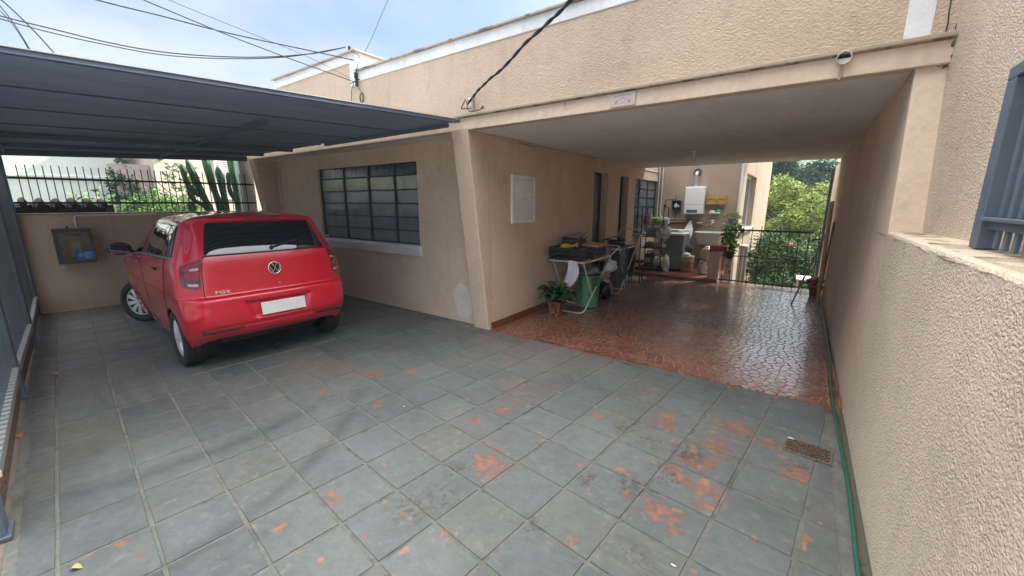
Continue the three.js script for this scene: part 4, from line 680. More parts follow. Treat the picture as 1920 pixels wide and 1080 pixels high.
  // number plate, badges, wiper, lock
  { const p = off(0.12, 2.22, 0.012), g = new RoundedBoxGeometry(0.012, 0.125, 0.42, 3, 0.005); g.rotateZ(-0.1); g.translate(p.x - 0.012, p.y, 0.03); const pl = part('number_plate', g, M.white, car, 'blank white number plate'); const h = bx(0, 0.004, -0.004, 0.022, -0.2, 0.2, 0.001); h.rotateZ(-0.1); h.translate(p.x - 0.0195, p.y + 0.036, 0.03); }
  {
    const p = off(0.0, 4.98, 0.006), n = Nrm(0, 4.98).multiplyScalar(nOut), rot = new THREE.Quaternion().setFromUnitVectors(V(0, 0, 1), n);
    const up = V(0, 1, 0).addScaledVector(n, -n.y).normalize(), rt = up.clone().cross(n), m = new THREE.Matrix4().makeBasis(rt, up, n).setPosition(p);
    const put = (g) => { g.applyMatrix4(m); return g; }, r = 0.058;
    const disc = part('badge', put(moved(cyl(r, r, 0.006, 32), 0, 0, -0.002, 0, R(90))), plain([0.012, 0.013, 0.016], 0.2), car, 'round chrome maker emblem of V over W');
    const ring = new THREE.TorusGeometry(r, 0.0058, 10, 40); ring.translate(0, 0, 0.004); part('badge_ring', put(ring), M.chrome, disc);
    const st = (x0, y0, x1, y1) => { const g = bar([x0 * r, y0 * r, 0.006], [x1 * r, y1 * r, 0.006], 0.0125, 0.005); return g; };
    part('badge_letters', [st(-0.42, 0.86, -0.04, 0.14), st(0.42, 0.86, 0.04, 0.14), st(-0.86, 0.42, -0.42, -0.72), st(-0.42, -0.72, -0.03, 0.02), st(0.86, 0.42, 0.42, -0.72), st(0.42, -0.72, 0.03, 0.02)].map(put), M.chrome, disc);
  }
  {
    const font = await new FontLoader().loadAsync('fonts/droid/droid_sans_bold.typeface.json');
    const g = new TextGeometry('FOX', { font, size: 0.034, depth: 0.003, curveSegments: 4, bevelEnabled: true, bevelSize: 0.0008, bevelThickness: 0.0008, bevelSegments: 1 }); g.scale(1.35, 0.85, 1); g.computeBoundingBox();
    const s = -1.72, v = 4.02, p = off(s, v, 0.004), n = Nrm(s, v).multiplyScalar(nOut), up = V(0, 1, 0).addScaledVector(n, -n.y).normalize(), rt = up.clone().cross(n); g.applyMatrix4(new THREE.Matrix4().makeBasis(rt, up, n).setPosition(p)); part('model_lettering', g, M.chrome, gate);
    const lk = off(0.08, 4.22, 0.003); part('lock', moved(cyl(0.012, 0.012, 0.004, 16), lk.x, lk.y, lk.z, 0, 0, R(90)), M.chrome, gate);
    const a = off(0.05, 6.16, 0.012), b = off(1.0, 6.34, 0.014), c = off(0.05, 6.16, 0.02), d = off(-0.08, 6.12, 0.01);
    part('wiper', [rod(a.toArray(), b.toArray(), 0.008, 8), bar(off(0.35, 6.22, 0.010).toArray(), off(1.3, 6.36, 0.010).toArray(), 0.012, 0.01), moved(new THREE.SphereGeometry(0.02, 12, 8), a.x, a.y, a.z)], trim, rearGlass);
  }
  // wheels
  const rub = mat({ color: [0.02, 0.02, 0.021], roughness: 0.85, bumpMap: again(softBump, 8), bumpScale: 0.002 }), silver = mat({ color: [0.78, 0.79, 0.80], metalness: 0.35, roughness: 0.3 });
  const tyreGeo = (() => { const w = 0.088, ro = 0.285, ri = 0.19, prof = [[ri, -w * 0.82], [ri + 0.03, -w * 0.99], [ro - 0.035, -w], [ro - 0.012, -w * 0.9], [ro - 0.002, -w * 0.78]]; for (const g of [-0.5, -0.16, 0.16, 0.5]) prof.push([ro, w * (g - 0.07)], [ro - 0.009, w * (g - 0.045)], [ro - 0.009, w * (g + 0.045)], [ro, w * (g + 0.07)]); prof.push([ro - 0.002, w * 0.78], [ro - 0.012, w * 0.9], [ro - 0.035, w], [ri + 0.03, w * 0.99], [ri, w * 0.82]); const g = lathe(prof, 56); g.rotateX(Math.PI / 2); return g; })();
  const rimGeo = (() => { const L = []; const dish = lathe([[0.0, 0.058], [0.03, 0.060], [0.05, 0.046], [0.15, 0.036], [0.168, 0.05], [0.178, 0.064], [0.188, 0.066], [0.193, 0.05], [0.193, -0.05]], 48); dish.rotateX(Math.PI / 2); return [dish]; })();
  const spokeGeo = (() => { const s = extr([[0.042, -0.010], [0.09, -0.019], [0.15, -0.023], [0.176, -0.013], [0.178, 0.014], [0.15, 0.020], [0.09, 0.012], [0.042, 0.006]], 0.008, 0.006); const p = s.attributes.position; for (let i = 0; i < p.count; i++) { const d = Math.hypot(p.getX(i), p.getY(i)); p.setZ(i, p.getZ(i) + 0.052 + 0.012 * Math.sin(clamp((d - 0.03) / 0.15) * 3.0)); } s.computeVertexNormals(); return s; })();
  const dishDark = mat({ color: [0.025, 0.026, 0.03], metalness: 0.1, roughness: 0.5 });
  for (const wx of wheelX) for (const sd of [-1, 1]) {
    const g = finish(new THREE.Group()); g.name = 'wheel'; g.position.set(wx, 0.285, sd * 0.685); g.rotation.y = (sd > 0 ? 0 : Math.PI) + (wx ? 0.62 : 0); car.add(g); if (wx) g.position.z = sd * 0.66;
    const tyre = finish(new THREE.Mesh(tyreGeo, rub)); tyre.name = 'tyre'; g.add(tyre);
    const rim = finish(new THREE.Mesh(merge(rimGeo.map((q) => q.clone())), dishDark)); rim.name = 'rim'; g.add(rim);
    for (let i = 0; i < 10; i++) { const sp = finish(new THREE.Mesh(spokeGeo, silver)); sp.name = 'spoke'; sp.rotation.z = (i / 10) * P2 + 0.2; g.add(sp); }
    const rr = new THREE.TorusGeometry(0.183, 0.008, 8, 48); rr.translate(0, 0, 0.062); const r2 = finish(new THREE.Mesh(rr, silver)); r2.name = 'rim_edge'; g.add(r2);
    const cap = finish(new THREE.Mesh(moved(cyl(0.034, 0.03, 0.014, 20), 0, 0, 0.056, 0, R(90)), silver)); cap.name = 'hub_cap'; g.add(cap);
  }
}
// ---------- things along the carport wall ----------
function cloth(name, fn, nu, nv, m, label, category, extra) { const g = sheet(fn, nu, nv); return solo(name, g, m, label, category, extra); }
{
  const B = thing('electrical_panel', 'white electrical panel door on the carport wall', 'electrical panel', [-3.1, 1.33, -4.58], { world: true });
  const z0 = -4.866, z1 = -4.302, y0 = 1.33, y1 = 1.952, x = -3.1;
  part('frame', [bx(x, x + 0.035, y0, y0 + 0.05, z0, z1, 0.006), bx(x, x + 0.035, y1 - 0.05, y1, z0, z1, 0.006), bx(x, x + 0.0345, y0 + 0.05, y1 - 0.05, z0, z0 + 0.05, 0.006), bx(x, x + 0.0345, y0 + 0.05, y1 - 0.05, z1 - 0.05, z1, 0.006)], M.whitePaint, B);
  const d = part('door', [bx(x, x + 0.024, y0 + 0.053, y1 - 0.053, z0 + 0.053, z1 - 0.053, 0.004)], M.whitePaint, B);
  part('door_panel', [bx(x + 0.024, x + 0.033, y0 + 0.1, y1 - 0.1, z0 + 0.1, z1 - 0.1, 0.006)], M.whitePaint, d);
  part('keyhole', bx(x + 0.033, x + 0.036, 1.63, 1.655, -4.59, -4.58), M.black, d);
  part('latch', bx(x + 0.03, x + 0.045, 1.66, 1.672, z0 + 0.04, z0 + 0.075, 0.003), M.galv, B);
  solo('ceiling_conduit', [rod([-3.088, 2.352, -3.95], [-3.088, 2.346, ZL + 0.06], 0.011), ...[-4.4, -5.6, -6.8, -8, -9.2].map((z) => bx(-3.1, -3.072, 2.338, 2.364, z, z + 0.02, 0.003))], M.pvc, 'thin grey conduit under the ceiling along the carport wall', 'conduit');
  solo('corner_pipe', [bent([[-3.06, 3.2, ZL + 0.05], [-3.06, 1.2, ZL + 0.05], [-2.98, 1.1, ZL + 0.05]], 0.018, 8, 0.06)], M.pvc, 'left of two white pipes running down the laundry corner', 'pipe');
  solo('corner_pipe', [bent([[-2.985, 3.2, ZL + 0.04], [-2.985, 1.3, ZL + 0.04], [-2.9, 1.17, ZL + 0.04]], 0.022, 8, 0.08)], M.pvc, 'right of two white pipes running down the laundry corner', 'pipe');
  const L = thing('ceiling_bulb', 'white spiral bulb in a round holder under the carport ceiling', 'light bulb', [-1.47, 2.22, -6.89], { world: true });
  part('holder', [moved(lathe([[0, 0], [0.058, 0], [0.055, -0.014], [0.03, -0.022], [0.026, -0.06], [0, -0.06]], 24), -1.47, 2.387, -6.89)], M.whitePlastic, L);
  const hel = []; for (let i = 0; i <= 60; i++) { const a = i / 60 * P2 * 3; hel.push([-1.47 + Math.cos(a) * 0.026, 2.32 - i / 60 * 0.085, -6.89 + Math.sin(a) * 0.026]); } part('spiral', tube(hel, 0.0075, 8, 120), M.white, L);
}
{
  const T = thing('potted_plant', 'broad-leaved green plant in a square terracotta pot by the carport wall', 'plant', [-2.74, 0.001, -4.93]);
  const pot = lathe([[0.0, 0.03], [0.085, 0.03], [0.125, 0.19], [0.132, 0.195], [0.132, 0.215], [0.118, 0.215], [0.112, 0.18], [0, 0.18]], 4); pot.rotateY(0.9); const pt = part('pot', [toCreasedNormals(clean(pot), 0.6), ...[0, 1, 2, 3].map((i) => moved(bx(-0.02, 0.02, 0, 0.035, -0.02, 0.02, 0.004), Math.cos(i * Math.PI / 2 + 0.9) * 0.075, 0, Math.sin(i * Math.PI / 2 + 0.9) * 0.075))], M.terracotta, T); part('soil', moved(new THREE.CircleGeometry(0.1, 16), 0, 0.19, 0, 0, -R(90)), M.soil, pt);
  const rnd = rng(31);
  for (let i = 0; i < 40; i++) {
    const a = i * 2.4 + rnd() * 0.6, el = lerp(0.45, 1.3, rnd()), L = lerp(0.17, 0.27, rnd()), w = L * lerp(0.27, 0.34, rnd()), droop = lerp(1.0, 2.0, rnd()), pos = [], col = [], idx = [], h0 = 0.2 + rnd() * 0.05, st = 0.06 + rnd() * 0.1;
    const dx = Math.cos(a), dz = Math.sin(a), N = 9;
    let px = 0, py = h0, ang = el; for (let k = 0; k <= N; k++) { const t = k / N, stem = t < 0.25, ww = stem ? 0.004 : w * Math.pow(Math.sin(Math.PI * Math.pow(clamp((t - 0.22) / 0.78), 0.85)), 0.75) + 0.002; for (const sd of [-1, 0, 1]) { const lift = sd ? 0.25 * ww : 0; pos.push(dx * px - dz * sd * ww, Math.max(py + lift, 0.02), dz * px + dx * sd * ww); const g = 0.7 + 0.5 * rnd(); const str = sd === 0 ? 1.5 : 1; col.push(0.026 * g * str, 0.072 * g * str, 0.02 * g); } px += Math.cos(ang) * (L + st) / N; py += Math.sin(ang) * (L + st) / N; ang -= droop * 2.1 / N * (t + 0.2); }
    for (let k = 0; k < N; k++) { const b = k * 3; idx.push(b, b + 1, b + 3, b + 3, b + 1, b + 4, b + 1, b + 2, b + 4, b + 4, b + 2, b + 5); }
    const g = new THREE.BufferGeometry(); g.setAttribute('position', new THREE.Float32BufferAttribute(pos, 3)); g.setAttribute('color', new THREE.Float32BufferAttribute(col, 3)); g.setIndex(idx); g.computeVertexNormals();
    for (let q = 0; q < pos.length; q += 3) g.attributes.position.setX(q / 3, Math.max(pos[q], -0.32));
    const o = finish(new THREE.Mesh(g, M.leafShiny)); o.name = 'leaf'; T.add(o);
  }
}
// drying rack: bowed top frames with wires, crossed tube legs
function dryingRack(label, x0, x1, z0, z1, y, wing) {
  const K = thing('drying_rack', label, 'drying rack', [(x0 + x1) / 2, 0, (z0 + z1) / 2], { world: true, group: undefined });
  part('top_frame', [bent([[x1, y, (z0 + z1) / 2 - 0.02], [x1, y, z0], [x0, y, z0], [x0, y, z1], [x1, y, z1], [x1, y, (z0 + z1) / 2 - 0.02]], 0.011, 8, 0.05)], M.tubeWhite, K);
  const wires = []; for (let i = 1; i < 9; i++) { const x = lerp(x0, x1, i / 9); wires.push(rod([x, y + 0.004, z0], [x, y + 0.004, z1], 0.0025, 5)); } part('wires', wires, M.tubeWhite, K);
  part('wing_frame', [bent([[x1 - 0.02, y, z1 + 0.0], [x1 - 0.02, y + wing, z1 - 0.42], [x0 + 0.02, y + wing, z1 - 0.42], [x0 + 0.02, y, z1]], 0.010, 8, 0.04), ...[0.12, 0.22, 0.32].map((q) => rod([x0 + 0.02, y + wing * q / 0.42, z1 - q], [x1 - 0.02, y + wing * q / 0.42, z1 - q], 0.0025, 5))], M.tubeWhite, K);
  const zc = lerp(z0, z1, 0.46); // two U-shaped legs that cross
  part('leg', bent([[x0 + 0.03, y, z1 + 0.05], [x0 + 0.03, 0.011, z0 + 0.02], [x1 + 0.02, 0.011, z0 + 0.02], [x1 + 0.01, y, z1 + 0.05]], 0.011, 8, 0.09), M.tubeWhite, K);
  part('leg', bent([[x0 + 0.06, y, z0 - 0.03], [x0 + 0.06, 0.011, zc - 0.03], [x1 - 0.03, 0.011, zc - 0.03], [x1 - 0.03, y, z0 - 0.03]], 0.011, 8, 0.07), M.tubeWhite, K);
  return K;
}
dryingRack('white tube drying rack nearest the potted plant, carrying black crates', -3.04, -2.45, -5.2, -6.22, 0.755, 0.12);
dryingRack('white tube drying rack hung with dark clothes in front of the second door', -3.0, -2.5, -6.75, -7.6, 0.8, 0.28);
// lattice crate
function crate(label, pos, w, h, d, turn, tip = 0) {
  const C = thing('plastic_crate', label, 'crate', pos, { turn, group: undefined }); C.rotation.z = tip;
  const side = (len, fn) => { const L = []; const n = Math.round(len / 0.032); for (let i = 0; i <= n; i++) L.push(fn(-len / 2 + (i / n) * len)); return L; };
  for (const s of [-1, 1]) {
    part('side', [...side(w, (x) => bx(x - 0.004, x + 0.004, 0.02, h - 0.02, s * d / 2 - 0.003, s * d / 2 + 0.003)), bx(-w / 2, w / 2, h - 0.03, h, s * d / 2 - 0.008, s * d / 2 + 0.008, 0.003), bx(-w / 2, w / 2, 0, 0.025, s * d / 2 - 0.006, s * d / 2 + 0.006), bx(-w / 2, w / 2, h * 0.5, h * 0.5 + 0.012, s * d / 2 - 0.004, s * d / 2 + 0.004)], M.blackPlastic, C);
    part('side', [...side(d, (z) => bx(s * w / 2 - 0.003, s * w / 2 + 0.003, 0.02, h - 0.02, z - 0.004, z + 0.004)), bx(s * w / 2 - 0.008, s * w / 2 + 0.008, h - 0.03, h + 0.001, -d / 2, d / 2, 0.003), bx(s * w / 2 - 0.006, s * w / 2 + 0.006, 0, 0.025, -d / 2, d / 2), bx(s * w / 2 - 0.004, s * w / 2 + 0.004, h * 0.5, h * 0.5 + 0.012, -d / 2, d / 2)], M.blackPlastic, C);
  }
  const bt = []; for (let i = 0; i < 10; i++) { const x = -w / 2 + (i + 0.5) * w / 10; bt.push(bx(x - 0.01, x + 0.01, 0.004, 0.009, -d / 2, d / 2)); } part('bottom', bt, M.blackPlastic, C);
  return C;
}
crate('black lattice crate with yellow fruit at the front of the near drying rack', [-2.79, 0.772, -5.38], 0.50, 0.18, 0.32, 0.02);
crate('black lattice crate under the brown cardboard on the near drying rack', [-2.66, 0.772, -5.83], 0.34, 0.17, 0.5, 0.05);
crate('black lattice crate holding folded papers at the back of the near drying rack', [-2.945, 0.8, -5.86], 0.2, 0.26, 0.46, 0.02);
{
  const yel = plain([0.62, 0.36, 0.02], 0.5), yel2 = plain([0.55, 0.38, 0.06], 0.55);
  solo('melon', [moved(blob(0.062, 3, 0.06, 3, [1.25, 0.95, 1]), -2.83, 0.955, -5.33)], yel, 'yellow melon in the front black crate', 'fruit');
  const bn = thing('banana_bunch', 'bunch of ripe bananas in the front black crate', 'fruit', [-2.7, 0.93, -5.33]);
  for (let i = 0; i < 4; i++) { const g = tube([[-0.07, 0.01, 0], [-0.03, 0.045, 0.004], [0.03, 0.05, 0.004], [0.08, 0.035 + 0.02 * i, 0]], 0.016, 8, 14); g.rotateY(0.25 * i - 0.5); g.translate(0, 0.0, i * 0.024 - 0.04); part('banana', g, i % 2 ? yel : yel2, bn); }
  solo('cardboard_box', [moved(bx(-0.13, 0.13, 0, 0.03, -0.21, 0.21, 0.004), -2.6, 0.945, -5.86, 0.08, 0, -0.05)], plain([0.58, 0.33, 0.15], 0.8, { map: again(mouldTone, 1) }), 'flat brown cardboard lid on the right black crate', 'cardboard');
  const pm = [[0.45, 0.40, 0.36], [0.35, 0.09, 0.07], [0.40, 0.33, 0.25]].map((c) => plain(c, 0.8));
  for (let i = 0; i < 3; i++) solo('paper_bundle', [moved(bx(-0.08, 0.08, 0, 0.022, -0.19, 0.19, 0.006), -2.93, 1.03 + i * 0.026, -5.84 - i * 0.03, 0.12 * i - 0.1, 0.12, -0.08)], pm[i], ['lowest pale paper bundle in the back crate', 'red paper bundle between two pale ones in the back crate', 'topmost cream paper bundle in the back crate'][i], 'papers');
  // white towel over the rack front
  cloth('hand_towel', (u, v) => { const w = lerp(0.09, 0.125, Math.sin(v * 2.2)), x = -2.63 + (u - 0.5) * 2 * w * 0.75 + v * 0.02; const fold = Math.sin(u * 11 + v * 2.5) * 0.014 * (0.3 + v); const tip = v > 0.7 ? 0.06 * Math.sin(u * 4.2 + 0.3) * (v - 0.7) / 0.3 : 0; return [x + 0.02 * Math.sin(v * 5), 0.772 - v * (0.34 + tip * 1.2) + 0.012 * Math.cos((u - 0.5) * 3), -5.178 + fold + 0.012]; }, 24, 24, M.cloth, 'white towel hanging from the front of the near drying rack', 'towel');
  // green bin
  const gr = plain([0.13, 0.38, 0.19], 0.45, { map: again(mouldTone, 0.7) });
  const bn2 = thing('green_bin', 'round green plastic bin under the near drying rack', 'bin', [-2.6, 0.002, -5.68]);
  part('body', [lathe([[0.0, 0.0], [0.148, 0.0], [0.158, 0.02], [0.19, 0.5], [0.184, 0.5], [0.15, 0.03], [0, 0.02]], 40)], gr, bn2); part('rim', [moved(new THREE.TorusGeometry(0.192, 0.011, 8, 40), 0, 0.5, 0, 0, R(90)), lathe([[0.184, 0.4], [0.188, 0.405], [0.1895, 0.425], [0.186, 0.43]], 40)], gr, bn2);
  solo('bin_liner', [moved(blob(0.17, 12, 0.4, 3, [1, 0.55, 1]), -2.61, 0.55, -5.7)], mat({ color: [0.3, 0.3, 0.31], roughness: 0.3, transmission: 0.35, thickness: 0 }), 'grey translucent bag bulging out of the green bin', 'plastic bag');
  solo('hanging_bag', [moved(blob(0.13, 15, 0.5, 3, [0.75, 0.8, 1.0]), -2.39, 0.60, -6.05)], M.plasticBag, 'crumpled pale bag hanging on the far corner of the near rack', 'plastic bag');
  solo('rubbish_bag', [moved(blob(0.15, 22, 0.45, 3, [0.8, 1.05, 1.0]), -2.56, 0.145, -6.3), moved(blob(0.035, 5, 0.4, 2), -2.55, 0.31, -6.3)], mat({ color: [0.012, 0.012, 0.014], roughness: 0.28 }), 'tied black rubbish bag behind the green bin', 'rubbish bag');
  solo('white_rag', [moved(blob(0.05, 9, 0.6, 3, [1.1, 0.5, 0.9]), -2.5, 0.33, -6.22)], M.cloth, 'small white rag on the black rubbish bag', 'rag');
  // clothes on the second rack
  const garment = (label, x, z, w, len, m, seed, y = 0.815) => cloth('garment', (u, v) => { const f = Math.sin(u * 12 + seed) * 0.014 * (0.3 + v) + 0.03 * (fbm(u * 5 + seed, v * 4, 99, 99, 3, seed) - 0.5); const sl = 1 - 0.15 * v + 0.08 * Math.sin(v * 7 + seed); return [x + (u - 0.5) * w * sl, y - v * len * (1 - 0.12 * Math.sin(u * 5 + seed)) + 0.006 * Math.cos((u - 0.5) * 4), z + f]; }, 20, 18, m, label, 'clothes');
  const g1 = plain([0.15, 0.155, 0.17], 0.95, { side: THREE.DoubleSide, map: again(steelTone, 4) }), g2 = plain([0.055, 0.058, 0.07], 0.95, { side: THREE.DoubleSide }), g3 = plain([0.26, 0.25, 0.25], 0.95, { side: THREE.DoubleSide }), g4 = plain([0.42, 0.33, 0.31], 0.95, { side: THREE.DoubleSide });
  garment('dusty pink cloth on the front end of the far rack', -2.77, -6.72, 0.2, 0.26, g4, 13); garment('navy garment just behind the pink cloth on the far rack', -2.82, -6.84, 0.3, 0.42, g2, 17); garment('long charcoal garment reaching almost to the floor on the far rack', -2.6, -6.98, 0.34, 0.66, g1, 3); garment('dark grey shirt in the middle of the far rack', -2.72, -7.2, 0.4, 0.58, g1, 7); garment('black garment at the back end of the far rack', -2.68, -7.45, 0.42, 0.62, g2, 11); garment('pale grey sock-length cloth at the right side of the far rack', -2.48, -6.8, 0.1, 0.3, g3, 23);
  solo('folded_clothes', [moved(blob(0.2, 31, 0.35, 3, [0.9, 0.28, 1.35]), -2.76, 0.86, -7.15)], g2, 'heap of dark clothes lying on top of the far rack', 'clothes'); solo('grey_cloth', [moved(blob(0.12, 33, 0.35, 3, [1.0, 0.4, 0.8]), -2.82, 0.87, -6.72)], g3, 'light grey cloth bundled on the front of the far rack', 'clothes');
  const hg = []; for (let i = 0; i < 3; i++) hg.push(bent([[-2.95, 0.93, -7.0 - i * 0.08], [-2.75, 1.0, -7.02 - i * 0.08], [-2.55, 0.93, -7.0 - i * 0.08], [-2.95, 0.93, -7.0 - i * 0.08]], 0.005, 6, 0.02)); solo('clothes_hangers', hg, M.iron, 'black coat hangers lying across the far rack', 'hangers');
  // low black stool and doormat behind the rack
  const st = thing('black_stool', 'small black metal stool half hidden behind the far rack', 'stool', [-2.62, 0.001, -8.0]);
  part('seat', moved(cyl(0.15, 0.15, 0.03, 24), 0, 0.43, 0), M.black, st); for (let i = 0; i < 4; i++) { const a = i * Math.PI / 2 + 0.7; part('leg', rod([Math.cos(a) * 0.11, 0.43, Math.sin(a) * 0.11], [Math.cos(a) * 0.16, 0, Math.sin(a) * 0.16], 0.01), M.iron, st); } part('ring', moved(new THREE.TorusGeometry(0.137, 0.006, 6, 28), 0, 0.18, 0, 0, R(90)), M.iron, st);
  solo('doormat', [moved(bx(-0.22, 0.22, 0.002, 0.014, -0.3, 0.3, 0.004), -2.78, 0, -8.35, 0.06)], plain([0.38, 0.36, 0.33], 0.95, { bumpMap: again(fineBump, 2), bumpScale: 0.004, map: again(mouldTone, 1.5) }), 'pale doormat on the red floor before the metal shelf', 'doormat');
}
// ---------- right side of the carport ----------
{
  const pts = [[0.37, 0.014, -0.9], [0.392, 0.014, -1.6], [0.389, 0.014, -2.06], [0.402, 0.014, -2.71], [0.394, 0.014, -3.35], [0.386, 0.016, -4.18], [0.412, 0.016, -5.0], [0.418, 0.016, -5.6], [0.415, 0.016, -6.6], [0.408, 0.016, -7.2], [0.36, 0.016, -7.9], [0.31, 0.016, -8.36], [0.3, 0.02, -8.9], [0.33, 0.016, -9.1]];
  solo('garden_hose', tube(pts, 0.0092, 10, 200), plain([0.012, 0.095, 0.06], 0.45), 'green garden hose lying along the foot of the right wall', 'hose');
  solo('wooden_pole', rod([0.03, 0.006, -7.7], [0.42, 1.22, -8.98], 0.0125, 10), M.wood, 'thin wooden pole leaning across to the right wall', 'pole');
  { const g = bx(-0.09, 0.09, 0, 1.62, -0.011, 0.011, 0.003); g.rotateZ(-0.06); g.rotateY(R(90) + 0.15); g.rotateX(0); const a = moved(g, 0.37, 0.004, -8.0); solo('wooden_board', a, M.woodPale, 'tall pale wooden board propped against the right wall', 'board'); }
  { const g = bx(-0.06, 0.06, 0, 1.3, -0.012, 0.012, 0.003); g.rotateX(0.0); g.rotateY(R(90)); g.rotateZ(-0.03); solo('wooden_board', moved(g, 0.395, 0.004, -8.35), M.wood, 'shorter reddish wooden board standing behind the pale one', 'board'); }
  const F = thing('flower_pot', 'terracotta pot of pink flowers at the far end of the right wall', 'plant', [0.345, 0.002, -8.62]);
  part('pot', [lathe([[0, 0], [0.075, 0], [0.1, 0.16], [0.108, 0.16], [0.108, 0.19], [0.095, 0.19], [0.09, 0.16], [0, 0.16]], 24)], M.terracotta, F); const rnd = rng(41);
  for (let i = 0; i < 5; i++) { const a = rnd() * P2, r = rnd() * 0.09; part('flower', moved(blob(0.045 + rnd() * 0.02, i, 0.5, 3, [1, 0.8, 1]), Math.cos(a) * r - 0.05, 0.25 + rnd() * 0.1, Math.sin(a) * r), plain([[0.35, 0.05, 0.12], [0.42, 0.13, 0.2], [0.25, 0.03, 0.09]][i % 3], 0.8), F); }
  part('foliage', foliage(160, (r) => { const a = r() * P2, q = Math.sqrt(r()) * 0.13; return [Math.cos(a) * q, 0.18 + r() * 0.16, Math.sin(a) * q]; }, 0.04, [[0.03, 0.08, 0.02], [0.05, 0.11, 0.03]], 42), M.leaf, F);
  solo('downpipe', [bent([[0.62, 2.33, -11.06], [0.42, 2.33, -11.06], [0.42, -1.6, -11.06]], 0.028, 10, 0.08)], M.iron, 'black metal pipe bent over the far end of the right wall', 'pipe');
  const D = thing('drain_grate', 'rusty diamond-mesh drain grate in the paving by the right wall', 'drain', [0.218, 0.002, -3.045], { turn: -0.11 });
  const w = 0.128, d = 0.098; part('frame', [bx(-w, w, 0, 0.007, -d, -d + 0.012), bx(-w, w, 0, 0.007, d - 0.012, d), bx(-w, -w + 0.012, 0, 0.007, -d + 0.012, d - 0.012), bx(w - 0.012, w, 0, 0.007, -d + 0.012, d - 0.012)], M.rustIron, D);
  part('pit', bx(-w + 0.012, w - 0.012, 0.0, 0.0015, -d + 0.012, d - 0.012), M.black, D);
  const seg = (a, b, m) => { const P0 = [], lim = (p) => [clamp(p[0], -w + 0.01, w - 0.01), 0.0045, clamp(p[1], -d + 0.01, d - 0.01)]; return bar(lim(a), lim(b), 0.0045, m ? 0.005 : 0.0055); };
  const up = [], dn = []; for (let i = -10; i <= 12; i++) { const x = i * 0.026; let a = [x, -d], b = [x + 0.13 * 2 * d / 0.2, d]; const cl = (a, b) => { let t0 = 0, t1 = 1; const dx = b[0] - a[0]; const q = [(-w - a[0]) / dx, (w - a[0]) / dx].sort((m, n) => m - n); t0 = Math.max(t0, q[0]); t1 = Math.min(t1, q[1]); if (t1 - t0 < 0.05) return null; return [[lerp(a[0], b[0], t0), lerp(a[1], b[1], t0)], [lerp(a[0], b[0], t1), lerp(a[1], b[1], t1)]]; }; const c1 = cl(a, b); if (c1) up.push(seg(...c1, 0)); const c2 = cl([-a[0], a[1]], [-b[0], b[1]]); if (c2) dn.push(seg(...c2, 1)); }
  part('mesh_bars', [...up, ...dn], M.rustIron, D);
  part('edge_chip', moved(blob(0.014, 8, 0.5, 2, [1.5, 0.2, 0.7]), -w + 0.02, 0.006, -d + 0.01), plain([0.5, 0.5, 0.48], 0.9), D);
}
// fallen leaves and petals
{
  const lf = (label, x, z, L, turn, c) => solo('fallen_leaf', (() => { const g = sheet((u, v) => { const w = 0.28 * L * Math.sin(Math.PI * Math.pow(u, 0.8)); return [(u - 0.5) * L, 0.004 + 0.012 * Math.pow(Math.abs(v - 0.5) * 2, 2) * Math.sin(u * 3) + 0.006 * Math.sin(u * 5), (v - 0.5) * 2 * w]; }, 10, 4); g.rotateY(turn); g.translate(x, 0.002, z); return g; })(), plain(c, 0.7, { side: THREE.DoubleSide }), label, 'leaf');
  lf('yellow fallen leaf on the paving at the bottom left', -2.44, -0.075, 0.05, 0.9, [0.36, 0.28, 0.11]); lf('orange fallen leaf beside the gate kerb', -4.27, -0.04, 0.09, 0.2, [0.42, 0.12, 0.04]); lf('brown fallen leaf near the metal gate', -5.6, -0.35, 0.1, 0.4, [0.25, 0.09, 0.05]);
  const rnd = rng(61), L = []; const spots = [[-4.09, -3.29], [-3.9, -3.55], [-3.08, -3.42], [-3.09, -3.03], [-2.5, -2.8], [-2.41, -1.88], [-0.28, -1.64], [-4.1, -2.81], [-3.6, -3.4], [-4.4, -3.4], [-3.5, -3.78], [-3.42, -3.77]];
  for (const [x, z] of spots) { const g = new THREE.CircleGeometry(0.004 + rnd() * 0.004, 5); g.rotateX(-R(90) + 0.15); g.rotateY(rnd() * 6); g.scale(2, 1, 1); L.push(moved(g, x, 0.006, z)); }
  const s = solo('petals', L, plain([0.5, 0.48, 0.45], 0.8, { side: THREE.DoubleSide }), 'small white petals scattered over the paving near the house', 'petals'); s.userData.kind = 'stuff';
}
